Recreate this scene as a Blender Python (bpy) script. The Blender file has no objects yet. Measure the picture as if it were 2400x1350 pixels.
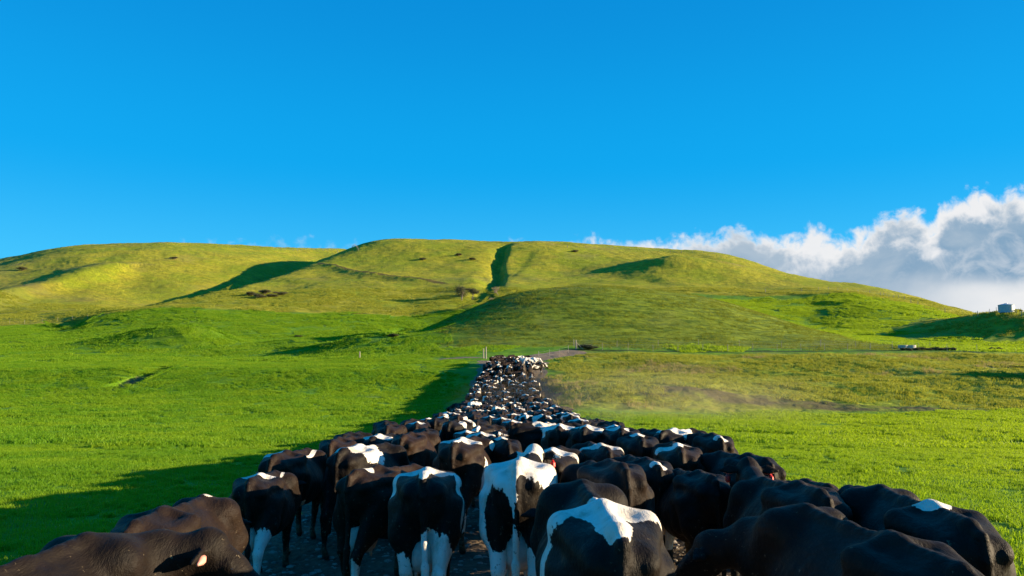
import bpy, math, random
import numpy as np
from mathutils import Vector

R = math.radians
scene = bpy.context.scene
col = scene.collection
rnd = random.Random(7)
rng = np.random.default_rng(7)

# ------------------------------------------------------------------ camera
F = 1714.0; CAMZ = 2.5; TH = math.atan(125 / F)
cd = bpy.data.cameras.new('camera'); cam = bpy.data.objects.new('camera', cd); col.objects.link(cam)
cam.location = (0, 0, CAMZ); cam.rotation_euler = (R(90) + TH, 0, 0)
cd.sensor_width = 36; cd.lens = 36 * F / 2400; cd.clip_start = 0.1; cd.clip_end = 20000
scene.camera = cam

def pdir(px, y):
    """pixel of the photograph -> (x/forward, z/forward)"""
    a = (px - 1200) / F; b = (675 - y) / F
    den = math.cos(TH) - b * math.sin(TH)
    return a / den, (math.sin(TH) + b * math.cos(TH)) / den

# ------------------------------------------------------------------ light
SUN_AZ, SUN_EL = 91.0, 11.4          # clockwise from the view direction
world = bpy.data.worlds.new('World'); scene.world = world; world.use_nodes = True
sl = bpy.data.lights.new('sun', 'SUN'); sun = bpy.data.objects.new('sun', sl); col.objects.link(sun)
sl.energy = 5.0; sl.angle = R(0.5); sl.color = (1.0, 0.79, 0.50)
sd = Vector((math.sin(R(SUN_AZ)) * math.cos(R(SUN_EL)), math.cos(R(SUN_AZ)) * math.cos(R(SUN_EL)), math.sin(R(SUN_EL))))
sun.rotation_euler = sd.to_track_quat('Z', 'Y').to_euler()
vs = scene.view_settings
vs.view_transform = 'Standard'; vs.look = 'None'; vs.gamma = 1; vs.use_curve_mapping = False
vs.exposure = 1.35
scene.cycles.max_bounces = 6; scene.cycles.diffuse_bounces = 3; scene.cycles.transparent_max_bounces = 6
scene.cycles.volume_bounces = 0

class NT:
    """small node-tree helper"""
    def __init__(s, tree): s.t = tree; s.n = tree.nodes; s.l = tree.links
    def add(s, typ, ins=None, **kw):
        nd = s.n.new(typ)
        for k, v in kw.items(): setattr(nd, k, v)
        if ins:
            for k, v in ins.items(): s.set(nd.inputs[k], v)
        return nd
    def set(s, sock, v):
        if isinstance(v, bpy.types.NodeSocket): s.l.new(v, sock)
        elif isinstance(v, bpy.types.Node): s.l.new(v.outputs[0], sock)
        else:
            if isinstance(v, tuple) and len(v) == 3 and sock.type == 'RGBA': v = (*v, 1)
            sock.default_value = v
    def m(s, op, a, b=None, c=None, clamp=False):
        nd = s.n.new('ShaderNodeMath'); nd.operation = op; nd.use_clamp = clamp
        for i, v in enumerate((a, b, c)):
            if v is not None: s.set(nd.inputs[i], v)
        return nd.outputs[0]
    def sm(s, v, lo, hi, a=0.0, b=1.0):
        nd = s.n.new('ShaderNodeMapRange'); nd.interpolation_type = 'SMOOTHSTEP'
        for i, q in enumerate((v, lo, hi, a, b)): s.set(nd.inputs[i], q)
        return nd.outputs[0]
    def mix(s, f, a, b, mode='MIX'):
        nd = s.n.new('ShaderNodeMix'); nd.data_type = 'RGBA'; nd.blend_type = mode
        s.set(nd.inputs[0], f); s.set(nd.inputs[6], a); s.set(nd.inputs[7], b)
        return nd.outputs[2]
    def noise(s, vec, scale, detail=4, rough=0.55, dist=0.0):
        nd = s.add('ShaderNodeTexNoise', {'Scale': scale, 'Detail': detail, 'Roughness': rough, 'Distortion': dist})
        if vec is not None: s.set(nd.inputs['Vector'], vec)
        return nd.outputs[0]
    def vmul(s, vec, k):
        nd = s.add('ShaderNodeVectorMath', operation='MULTIPLY'); s.set(nd.inputs[0], vec); nd.inputs[1].default_value = k
        return nd.outputs[0]

def build_world():
    T = NT(world.node_tree); T.n.clear()
    sky = T.add('ShaderNodeTexSky'); sky.sky_type = 'NISHITA'; sky.sun_disc = False
    sky.sun_elevation = R(SUN_EL); sky.sun_rotation = R(SUN_AZ)
    sky.altitude = 0; sky.air_density = 1.0; sky.dust_density = 0.2; sky.ozone_density = 2.5
    tc = T.add('ShaderNodeTexCoord'); d = tc.outputs['Generated']
    sep = T.add('ShaderNodeSeparateXYZ', {0: d})
    x, y, z = sep.outputs
    yy = T.m('MAXIMUM', y, 0.05)
    t = T.m('DIVIDE', x, yy); e = T.m('DIVIDE', z, yy)
    # tint of the clear air
    base = T.mix(1.0, sky.outputs[0], (0.13, 0.74, 1.02), 'MULTIPLY')
    ez = z
    ramp = T.mix(T.sm(ez, 0.02, 0.24), (0.28, 2.22, 3.9), (0.0, 1.52, 3.45))
    ramp = T.mix(T.sm(ez, 0.20, 0.48), ramp, (0.0, 1.06, 2.85))
    ramp = T.mix(T.sm(ez, 0.45, 1.0), ramp, (0.03, 0.55, 1.7))
    base = T.mix(0.86, base, ramp)
    # cloud bank: its upper outline as a curve of bearing
    cur = T.add('ShaderNodeFloatCurve')
    T.set(cur.inputs['Value'], T.m('MULTIPLY_ADD', t, 1 / 1.5, 0.5))
    pts = [(0, 640), (380, 600), (430, 569), (540, 571), (600, 566), (680, 571), (780, 570), (850, 580), (900, 640), (1130, 620), (1170, 566), (1230, 568), (1270, 600), (1320, 574), (1400, 560), (1480, 557),
           (1540, 550), (1600, 554), (1640, 534), (1690, 540), (1735, 528), (1780, 556), (1840, 552), (1900, 530), (1960, 548), (2010, 540),
           (2050, 508), (2100, 496), (2150, 490), (2180, 515), (2205, 470), (2250, 448), (2300, 434), (2340, 450), (2370, 430), (2400, 440), (2600, 430)]
    cp = []
    for px, py in pts:
        tt, ee = pdir(px, py); cp.append((min(1.0, max(0.0, tt / 1.5 + 0.5)), max(0.0, ee / 0.4)))
    c = cur.mapping.curves[0]
    c.points[0].location = (0, cp[0][1]); c.points[1].location = (1, cp[-1][1])
    for p in cp[1:-1]: c.points.new(*p)
    cur.mapping.update()
    top = T.m('MULTIPLY', cur.outputs[0], 0.4)
    te = T.add('ShaderNodeCombineXYZ', {0: t, 1: e, 2: 0.0}).outputs[0]
    n1 = T.noise(te, 20, 12, 0.66, 0.5); n4 = T.noise(te, 26, 8, 0.6, 0.6)
    n2 = T.noise(T.vmul(te, (1, 1.7, 1)), 7, 7, 0.55, 0.4)
    n3 = T.noise(T.vmul(te, (1, 2.6, 1)), 3.3, 5, 0.5, 0.3)
    depth = T.m('ADD', T.m('SUBTRACT', top, e), T.m('MULTIPLY', T.m('SUBTRACT', n1, 0.5), 0.060))
    depth = T.m('ADD', T.m('SUBTRACT', depth, 0.006), T.m('MULTIPLY', T.m('ABSOLUTE', T.m('SUBTRACT', T.noise(te, 30, 6, 0.5, 0.2), 0.5)), 0.085))
    alpha = T.sm(depth, -0.003, 0.022)
    # body shade: grey-blue belly, bright rim, bright lower right
    belly = T.sm(T.m('ADD', depth, T.m('MULTIPLY', T.m('SUBTRACT', n2, 0.5), 0.16)), 0.014, 0.056)
    br = T.m('MULTIPLY', T.sm(t, 0.44, 0.68), T.sm(T.m('ADD', e, T.m('MULTIPLY', T.m('SUBTRACT', n3, 0.5), 0.10)), 0.092, 0.052))
    belly = T.m('MULTIPLY', belly, T.m('MULTIPLY_ADD', br, -0.9, 1.0))
    belly = T.m('MULTIPLY', belly, T.sm(T.m('ADD', n2, T.m('MULTIPLY', n4, .5)), 0.56, 0.76, 0.55, 1.0))
    lit = T.mix(n2, (3.0, 3.15, 3.4), (3.95, 3.8, 3.6))
    dark = T.mix(T.sm(T.m('ADD', n2, T.m('MULTIPLY', t, -0.1)), 0.3, 0.7), (.85, 1.45, 2.1), (1.75, 2.15, 2.55))
    cloud = T.mix(belly, lit, dark)
    alpha = T.m('MULTIPLY', alpha, T.m('MULTIPLY', T.sm(y, 0.05, 0.2), T.sm(e, -0.02, 0.0)))
    thin = T.sm(t, -0.05, 0.05, 0.38, 1.0)
    out = T.mix(T.m('MULTIPLY', alpha, thin), base, cloud)
    bg = T.add('ShaderNodeBackground', {'Color': out, 'Strength': 0.10})
    T.l.new(bg.outputs[0], T.add('ShaderNodeOutputWorld').inputs[0])
build_world()

# ------------------------------------------------------------------ helpers
def link(o, parent=None):
    col.objects.link(o)
    if parent is not None: o.parent = parent
    return o

def mesh_obj(name, verts, faces, mat=None, parent=None, smooth=False, attrs=None):
    me = make_mesh(name, verts, faces, mat, smooth, attrs)
    return link(bpy.data.objects.new(name, me), parent)

def make_mesh(name, verts, faces, mat=None, smooth=False, attrs=None):
    me = bpy.data.meshes.new(name)
    if isinstance(faces, np.ndarray):
        V = np.asarray(verts, np.float32); k = faces.shape[1]
        me.vertices.add(len(V)); me.vertices.foreach_set('co', V.ravel())
        me.loops.add(faces.size); me.loops.foreach_set('vertex_index', faces.ravel().astype(np.int32))
        me.polygons.add(len(faces)); me.polygons.foreach_set('loop_start', np.arange(0, faces.size, k, dtype=np.int32))
        me.update(calc_edges=True)
    else:
        me.from_pydata([tuple(v) for v in verts], [], faces)
    if smooth: me.shade_smooth()
    if mat is not None: me.materials.append(mat)
    for k, v in (attrs or {}).items():
        a = me.attributes.new(k, 'FLOAT', 'POINT'); a.data.foreach_set('value', np.asarray(v, np.float32))
    return me

def tag(o, label=None, cat=None, group=None, kind=None):
    if label: o['label'] = label
    if cat: o['category'] = cat
    if group: o['group'] = group
    if kind: o['kind'] = kind
    return o

def empty(name, loc, rz=0):
    o = bpy.data.objects.new(name, None); link(o); o.location = loc; o.rotation_euler = (0, 0, rz); o.empty_display_size = .2
    return o

class MB:
    """collects boxes and tubes into one mesh"""
    def __init__(s): s.v = []; s.f = []
    def box(s, x0, x1, y0, y1, z0, z1):
        b = len(s.v)
        s.v += [(x0, y0, z0), (x1, y0, z0), (x1, y1, z0), (x0, y1, z0), (x0, y0, z1), (x1, y0, z1), (x1, y1, z1), (x0, y1, z1)]
        s.f += [tuple(b + i for i in q) for q in ((0, 3, 2, 1), (4, 5, 6, 7), (0, 1, 5, 4), (1, 2, 6, 5), (2, 3, 7, 6), (3, 0, 4, 7))]
    def tube(s, pts, rad, n=6):
        pts = [Vector(p) for p in pts]; b = len(s.v)
        for i, p in enumerate(pts):
            d = (pts[min(i + 1, len(pts) - 1)] - pts[max(i - 1, 0)])
            d = d.normalized() if d.length > 1e-9 else Vector((0, 0, 1))
            u = d.cross(Vector((0.3, 0.2, 1)) if abs(d.z) < .9 else Vector((1, 0, 0))).normalized(); w = d.cross(u)
            r = rad[i] if isinstance(rad, (list, tuple)) else rad
            for k in range(n):
                a = 2 * math.pi * k / n; s.v.append(tuple(p + u * math.cos(a) * r + w * math.sin(a) * r))
        for i in range(len(pts) - 1):
            for k in range(n):
                a, c = b + i * n + k, b + i * n + (k + 1) % n
                s.f.append((a, c, c + n, a + n))
        s.f.append(tuple(b + k for k in reversed(range(n)))); s.f.append(tuple(b + (len(pts) - 1) * n + k for k in range(n)))
    def lathe(s, prof, cx=0, cy=0, n=24):
        b = len(s.v)
        for r, z in prof:
            for k in range(n):
                a = 2 * math.pi * k / n; s.v.append((cx + r * math.cos(a), cy + r * math.sin(a), z))
        for i in range(len(prof) - 1):
            for k in range(n):
                a, c = b + i * n + k, b + i * n + (k + 1) % n
                s.f.append((a, c, c + n, a + n))
    def build(s, name, mat, parent=None, smooth=False):
        return mesh_obj(name, s.v, s.f, mat, parent, smooth)

def hash2(i, j, seed):
    h = (i * 374761393 + j * 668265263 + seed * 974634777) & 0xffffffff
    h = ((h ^ (h >> 13)) * 1274126177) & 0xffffffff
    return ((h ^ (h >> 16)) & 0xffff) / 65535.0

def vnoise(x, y, seed=0):
    xi = np.floor(x).astype(np.int64); yi = np.floor(y).astype(np.int64)
    fx = x - xi; fy = y - yi; fx = fx * fx * (3 - 2 * fx); fy = fy * fy * (3 - 2 * fy)
    a, b = hash2(xi, yi, seed), hash2(xi + 1, yi, seed); c, d = hash2(xi, yi + 1, seed), hash2(xi + 1, yi + 1, seed)
    return (a * (1 - fx) + b * fx) * (1 - fy) + (c * (1 - fx) + d * fx) * fy

def fbm(x, y, oct=4, seed=0):
    s = np.zeros_like(x, dtype=float); a = .5; n = 0
    for o in range(oct):
        c_, s_ = math.cos(.6 + 1.1 * o), math.sin(.6 + 1.1 * o)
        s += a * vnoise((x * c_ - y * s_) * 2 ** o + 17.3 * o, (x * s_ + y * c_) * 2 ** o - 9.1 * o, seed + o); n += a; a *= .5
    return s / n - .5

def smooth(v, a, b):
    t = np.clip((v - a) / (b - a), 0, 1); return t * t * (3 - 2 * t)

# ------------------------------------------------------------------ terrain
# cross-country knots: for each bearing, how high the ground lies at a series of distances
PX = np.linspace(-900, 3300, 961)
def curve(pts):
    """pts: (bearing as pixel column, pixel row, distance) -> distance(t), height(t)"""
    p = np.array(pts, float)
    yy = np.interp(PX, p[:, 0], p[:, 1]); dd = np.interp(PX, p[:, 0], p[:, 2])
    z = np.array([CAMZ + d * pdir(1200, y)[1] for y, d in zip(yy, dd)])
    r = 16; k = np.exp(-.5 * (np.arange(-r, r + 1) / 5.5)**2); k /= k.sum()
    def sm_(a): return np.convolve(np.concatenate([np.full(r, a[0]), a, np.full(r, a[-1])]), k, 'valid')
    return sm_(dd), sm_(z)
def flat(D, z): return np.full(len(PX), float(D)), np.full(len(PX), float(z))
G_PTS = [(-900, 760, 240), (0, 762, 240), (60, 758, 240), (130, 766, 236), (200, 748, 240), (300, 735, 240), (450, 722, 242), (600, 725, 244), (750, 733, 246),
         (980, 741, 250), (1050, 731, 252), (1100, 722, 256), (1170, 712, 262), (1250, 705, 270), (1400, 694, 280), (1500, 692, 284), (1600, 684, 290), (1700, 690, 286),
         (1780, 693, 282), (1850, 690, 280), (2000, 686, 275), (2100, 702, 255), (2200, 726, 235), (2290, 748, 225), (2400, 768, 220), (3300, 780, 220)]
CUR = [flat(1.5, 0), flat(5, 0), flat(9, -.40), flat(14, -.72), flat(23, -1.3), flat(32, -2.05), flat(42, -2.7), flat(50, -3.15),
    curve([(-900, 975, 60), (1250, 975, 60), (1480, 972, 63), (1700, 972, 64), (2000, 969, 64), (2290, 964, 64), (2400, 962, 64), (3300, 950, 64)]),
    curve([(-900, 950, 70), (1240, 950, 70), (1300, 925, 72), (1380, 906, 73), (1450, 905, 73), (1600, 909, 72), (1800, 925, 71), (2000, 943, 69), (2150, 952, 68), (2290, 957, 68), (2400, 952, 68), (3300, 940, 68)]),
    curve([(-900, 918, 82), (1240, 922, 81), (1330, 890, 84), (1500, 886, 86), (2400, 880, 86), (3300, 880, 86)]),
    curve([(-900, 866, 96), (1000, 862, 96), (1240, 860, 96), (1330, 853, 98), (1500, 850, 98), (2400, 850, 98), (3300, 840, 98)]),
    curve([(-900, 848, 118), (600, 848, 118), (900, 838, 118), (1130, 827, 116), (1300, 824, 118), (1600, 825, 120), (2290, 822, 120), (2400, 826, 120), (3300, 826, 120)]),
    curve([(-900, 840, 134), (600, 840, 134), (700, 836, 134), (800, 826, 132), (900, 818, 130), (1000, 812, 130), (1150, 806, 130), (1300, 803, 132), (1700, 805, 132), (2000, 814, 132), (2400, 818, 132), (3300, 815, 132)]),
    curve([(-900, 822, 152), (0, 822, 152), (400, 822, 152), (650, 812, 152), (800, 806, 150), (900, 806, 150), (950, 797, 152), (1000, 782, 158), (1050, 761, 166), (1100, 740, 173), (1150, 719, 179), (1200, 702, 184),
           (1250, 692, 186), (1300, 685, 190), (1400, 680, 190), (1500, 682, 190), (1600, 691, 186), (1700, 711, 180), (1800, 742, 172), (1900, 774, 162), (2000, 798, 150), (2100, 811, 143), (2400, 812, 143), (3300, 810, 143)]),
    curve([(-900, 800, 176), (0, 802, 176), (400, 799, 176), (650, 798, 176), (800, 797, 176), (900, 795, 176), (950, 795, 178), (1000, 797, 182), (1050, 790, 190), (1100, 774, 198), (1200, 734, 212),
           (1300, 716, 224), (1400, 712, 226), (1500, 712, 226), (1600, 718, 220), (1700, 733, 210), (1800, 754, 198), (1900, 778, 186), (2000, 785, 178), (2100, 792, 174), (2400, 795, 172), (3300, 790, 172)]),
    curve(G_PTS),
    curve([(-900, 740, 275), (0, 738, 280), (200, 737, 262), (300, 732, 246), (500, 705, 285), (700, 680, 330), (850, 645, 380), (1000, 640, 385), (1100, 650, 370), (1200, 655, 360), (1300, 655, 370), (1400, 652, 375), (1900, 672, 370),
           (2000, 680, 350), (2100, 697, 320), (2200, 718, 300), (2290, 742, 285), (2400, 768, 280), (3300, 780, 280)]),
    curve([(-900, 722, 310), (0, 718, 315), (200, 728, 285), (300, 729, 252), (400, 711, 286), (500, 690, 322), (600, 665, 370), (700, 640, 430), (780, 612, 490), (830, 592, 525), (860, 580, 540), (900, 572, 560), (930, 570, 565),
           (1050, 575, 565), (1180, 580, 560), (1300, 579, 560), (1400, 580, 555), (1500, 584, 550), (1620, 591, 540), (1700, 597, 530), (1760, 612, 520), (1830, 640, 505), (1930, 662, 480), (2000, 673, 440), (2100, 690, 400), (2180, 708, 380), (2290, 735, 350), (2400, 765, 330), (3300, 800, 320)]),
    curve([(-900, 705, 335), (0, 705, 340), (200, 718, 320), (300, 741, 276), (400, 752, 300), (500, 748, 340), (600, 722, 390), (700, 686, 456), (780, 648, 515), (830, 620, 560), (900, 612, 610), (1300, 615, 610), (1700, 630, 580), (1930, 690, 530), (2290, 770, 400), (3300, 815, 380)]),
    curve([(-900, 670, 420), (0, 662, 420), (200, 664, 410), (300, 690, 390), (400, 684, 405), (500, 668, 440), (600, 640, 490), (700, 615, 560), (780, 598, 620), (830, 592, 650), (900, 640, 680), (1700, 660, 650), (2290, 780, 480), (3300, 820, 470)]),
    curve([(-900, 700, 520), (-200, 645, 520), (0, 612, 530), (100, 590, 545), (200, 578, 560), (290, 573, 570), (400, 573, 590), (500, 577, 610), (650, 582, 650), (840, 585, 710), (900, 640, 730), (1700, 680, 720), (2290, 790, 560), (3300, 820, 560)]),
    curve([(-900, 720, 640), (0, 650, 640), (290, 612, 680), (840, 620, 800), (900, 660, 820), (2290, 796, 800), (3300, 805, 800)]),
    flat(1500, 5), flat(3500, 0)]
DG = np.exp(np.linspace(math.log(1.5), math.log(3500), 1500))
KD = np.array([c[0] for c in CUR]); KZ = np.array([c[1] for c in CUR])
def pchip(xk, yk, xq):
    h = np.diff(xk); d = np.diff(yk) / h
    m = np.zeros(len(xk)); m[0] = d[0]; m[-1] = d[-1]
    for i in range(1, len(xk) - 1):
        if d[i - 1] * d[i] > 0:
            w1 = 2 * h[i] + h[i - 1]; w2 = h[i] + 2 * h[i - 1]; m[i] = (w1 + w2) / (w1 / d[i - 1] + w2 / d[i])
    i = np.clip(np.searchsorted(xk, xq) - 1, 0, len(h) - 1)
    t = (xq - xk[i]) / h[i]
    return ((2 * t**3 - 3 * t**2 + 1) * yk[i] + (t**3 - 2 * t**2 + t) * h[i] * m[i] + (-2 * t**3 + 3 * t**2) * yk[i + 1] + (t**3 - t**2) * h[i] * m[i + 1])
TAB = np.array([pchip(KD[:, i], KZ[:, i], DG) for i in range(len(PX))])
def gblur(A, s, axis):
    r = int(3 * s) + 1; k = np.exp(-.5 * (np.arange(-r, r + 1) / s)**2); k /= k.sum()
    A = np.moveaxis(A, axis, 0); P = np.concatenate([np.repeat(A[:1], r, 0), A, np.repeat(A[-1:], r, 0)])
    return np.moveaxis(sum(k[i] * P[i:i + len(A)] for i in range(2 * r + 1)), 0, axis)
TAB = gblur(gblur(TAB, 2.2, 0), 3.0, 1)
# the far side of the world (behind the photographer) fades to one profile
MEAN = TAB.mean(0)
LOGD0, LOGD1 = math.log(1.5), math.log(3500)
def lookup(x, y):
    r = np.hypot(x, y) + 1e-6; az = np.arctan2(x, y)
    ac = np.clip(az, -R(52), R(52)); D = np.maximum(r * np.cos(ac), 1.5)
    px = 1200 + np.tan(ac) * F
    u = np.clip((px - PX[0]) / (PX[-1] - PX[0]) * (len(PX) - 1), 0, len(PX) - 1.001)
    v = np.clip((np.log(D) - LOGD0) / (LOGD1 - LOGD0) * (len(DG) - 1), 0, len(DG) - 1.001)
    iu = u.astype(int); iv = v.astype(int); fu = u - iu; fv = v - iv
    z = (TAB[iu, iv] * (1 - fu) * (1 - fv) + TAB[iu + 1, iv] * fu * (1 - fv) + TAB[iu, iv + 1] * (1 - fu) * fv + TAB[iu + 1, iv + 1] * fu * fv)
    zm = MEAN[iv] * (1 - fv) + MEAN[iv + 1] * fv
    w = smooth(np.abs(az), R(52), R(150))
    return z * (1 - w) + zm * w, px, D, r, az

def seg_dist(x, y, path):
    """distance to a polyline, position along it (0..1) and side"""
    best = np.full(x.shape, 1e9); al = np.zeros(x.shape); sg = np.zeros(x.shape)
    n = len(path) - 1
    for i in range(n):
        (x0, y0), (x1, y1) = path[i][:2], path[i + 1][:2]
        dx, dy = x1 - x0, y1 - y0; L = dx * dx + dy * dy
        t = np.clip(((x - x0) * dx + (y - y0) * dy) / L, 0, 1)
        d = np.hypot(x - x0 - t * dx, y - y0 - t * dy); k = d < best
        best = np.where(k, d, best); al = np.where(k, (i + t) / n, al); sg = np.where(k, np.sign((x - x0) * dy - (y - y0) * dx), sg)
    return best, al, sg

FEAT = []     # filled below, needs ray casting on the plain table first
def height(x, y, micro=False):
    x = np.asarray(x, float); y = np.asarray(y, float)
    z, px, D, r, az = lookup(x, y)
    for f in FEAT: z = z + f(x, y)
    far = smooth(D, 110, 300)
    z = z + far * (fbm(x / 34, y / 34, 3, 3) * 2.8 + fbm(x / 11, y / 14, 3, 5) * .6)
    mid = smooth(D, 20, 60) * (1 - far)
    z = z + mid * fbm(x / 14, y / 14, 3, 8) * .35
    rb = smooth(px, 1270, 1400) * smooth(D, 66, 72) * (1 - smooth(D, 112, 120))
    z = z + rb * (fbm(x / 9, y / 6, 3, 13) * 1.0)
    if micro:
        zz_ = zones(px, D, x, y); rough = zz_[0]; kz = zz_[3]
        out = 1 - smooth(np.abs(x), 4.2, 5.6) * 1.0
        on_lane = (1 - smooth(np.abs(x), 4.0, 5.5)) * (1 - smooth(D, 96, 104))
        # grass hummocks: long across the sun
        near = smooth(D, 10, 30)
        amp = (.085 + .14 * rough) * near * (1 + .9 * far)
        s = 1 + far * 1.4
        ex = 1 + 1.1 * far
        n = (1 - kz) * (fbm(x / (1.3 * s * ex), y / (.8 * s), 4, 21) + .5 * fbm(x / (5 * ex), y / 3, 2, 23)) + kz * .8 * fbm(x / 9, y / 1.1, 3, 25)
        z = z + (1 - on_lane) * amp * n * 2.0
        # terracettes along the contour on the knoll and the rough bank
        kn = ((px > 880) & (px < 2100)) * smooth(D, 121, 127) * (1 - smooth(D, 186, 205)) * smooth(px, 880, 1080) * (1 - smooth(px, 1850, 2080))
        ph = z / 1.05 + fbm(x / 14, y / 14, 3, 31) * 1.6
        z = z + kn * .07 * np.sin(2 * math.pi * ph) * (.45 + 1.2 * np.clip(fbm(x / 9, y / 4, 2, 35) + .35, 0, 1))
        # trodden lane
        z = z + on_lane * (fbm(x / .5, y / .5, 3, 41) * .10 + fbm(x / .16, y / .16, 2, 43) * .035 * (1 - smooth(D, 20, 40)))
    return z

GP = np.array(G_PTS)
def zones(px, D, x, y):
    """rough pasture 0..1, brown weeds 0..1"""
    w = fbm(x / 16, y / 16, 3, 51) * 22
    dg = np.interp(px, GP[:, 0], GP[:, 2])
    hill = smooth(D + w * .35, dg - 1.5, dg + 2.5)
    kn = smooth(D, 122, 127) * (1 - smooth(D, 205, 215)) * smooth(px + w, 960, 1180) * (1 - smooth(px + w + (D - 150) * 6, 1880, 2160))
    bank = smooth(px + w * 2, 1270, 1340) * smooth(D + w * .06, 63, 66) * (1 - smooth(D, 112, 120))
    m2 = np.exp(-(((px - 400) / 100)**2 + ((D - 165) / 9)**2)) * .8
    th = smooth(np.hypot(x - 126, (y - 176)), 40, 22) * .8
    rough = np.clip(np.maximum.reduce([hill, kn * .42, bank * .75, m2 * .5, th]), 0, 1)
    br = np.clip(fbm(x / 9, y / 5, 4, 61) * 4.2 - .40, 0, 1) * bank
    br += np.exp(-(((px - 1330) / 90)**2 + ((D - 172) / 8)**2)) * .8 * np.clip(fbm(x / 4, y / 4, 3, 63) * 3 + .6, 0, 1)
    br += hill * np.clip(fbm(x / 28, y / 34, 4, 67) * 4 - .7, 0, .7)
    br += hill * .5 * smooth(px, 200, -100)
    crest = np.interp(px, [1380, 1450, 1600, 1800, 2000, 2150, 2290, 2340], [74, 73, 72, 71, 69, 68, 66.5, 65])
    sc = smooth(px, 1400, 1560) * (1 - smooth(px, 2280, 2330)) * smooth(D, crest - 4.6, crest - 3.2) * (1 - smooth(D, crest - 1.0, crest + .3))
    zones.soil = sc * np.clip(.95 + fbm(x / 2.2, y / 1.5, 3, 69) * 2.6, 0, 1)  # scarp band: brown earth with the shade of its face painted in
    br = br * (1 - sc)
    return rough, np.clip(br, 0, 1), hill, kn

def cast(px, y, d0=4.0):
    """first ground point seen at this pixel"""
    t, e = pdir(px, y)
    D = np.exp(np.linspace(math.log(d0), math.log(1200), 5000))
    g = height(t * D, D); zz = CAMZ + e * D
    hit = g >= zz
    k = np.argmax(hit) if hit.any() else np.argmin(np.where(D > 100, zz - g, 1e9))
    return float(t * D[k]), float(D[k]), float(g[k])

def at(px, D):
    t = (px - 1200) / F; return t * D, D
def mound(px, D, wx, wy, h, rot=0, flatl=1.0):
    cx, cy = at(px, D); c, s = math.cos(rot), math.sin(rot)
    def f(x, y):
        u = (x - cx) * c + (y - cy) * s; v = -(x - cx) * s + (y - cy) * c
        u = np.where(u < 0, u / flatl, u)
        return h * np.exp(-.5 * ((u / wx)**2 + (v / wy)**2))
    return f
def pathf(path, h, w, taper=True, w2=None):
    def f(x, y):
        d, al, sg = seg_dist(x, y, path)
        ww = w if w2 is None else np.where(sg > 0, w2, w)
        t = smooth(al, 0, .2) * (1 - smooth(al, .85, 1)) if taper else 1
        return h * np.exp(-.5 * (d / ww)**2) * t
    return f
def P(pts, d0=4.0): return [cast(a, b, d0) for a, b in pts]

gully = P([(1196, 582), (1179, 590), (1174, 606), (1165, 620), (1169, 644), (1158, 672), (1130, 693), (1100, 707), (1040, 722), (978, 742)], 215)
branch1 = P([(1250, 598), (1228, 618), (1204, 640), (1174, 664)], 215)
branch2 = P([(1126, 640), (1142, 655), (1160, 672)], 215)
spur_l = P([(-60, 724), (0, 708), (80, 694), (160, 680), (260, 664)], 230)
track = P([(745, 622), (800, 632), (880, 645), (960, 655), (1040, 664)], 250)
ditch = P([(250, 914), (300, 893), (350, 874), (408, 856)])
tgrave = P([(120, 772), (150, 768), (172, 752), (198, 742)], 200)
br2 = P([(915, 798), (925, 785), (935, 768)], 120)
FEAT += [
    mound(1350, 158, 20, 14, 4.0),
    mound(448, 166, 5.5, 7, 4.2, 0, 2.6), mound(860, 141, 7, 4, 1.5), mound(700, 160, 6, 5, 1.0),
    pathf(gully, -2.0, 1.8, True, 1.8), pathf(branch1, -.45, 1.8, True, 5.5), pathf(branch2, -.6, 1.5, True, 3.0), pathf(gully[:7], -2.4, 2.0, True, 4.5), pathf(gully[5:], -2.6, 3, True, 6),
    pathf(spur_l, 5.0, 13, False, 7), pathf(track, 1.2, 2.2, True, 4), pathf(ditch, -.8, .7), pathf(tgrave, -2.6, 2.6), pathf(br2, -1.5, 1.5),
    mound(1600, 395, 34, 17, 11, 0, .62), mound(1765, 430, 14, 9, -6), mound(1010, 480, 40, 30, 5), mound(1290, 470, 30, 30, 4, 0, .7),
    mound(520, 480, 45, 60, 6), mound(120, 440, 50, 40, 6),
    mound(2388, 176, 11.5, 15, 6.2, 0, 1.0),
    lambda x, y: 10.5 * np.exp(-.5 * (((x - 101) / 10)**2 + ((y - 84) / 6)**2)),
    mound(1995, 400, 30, 14, 1.5)]

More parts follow.
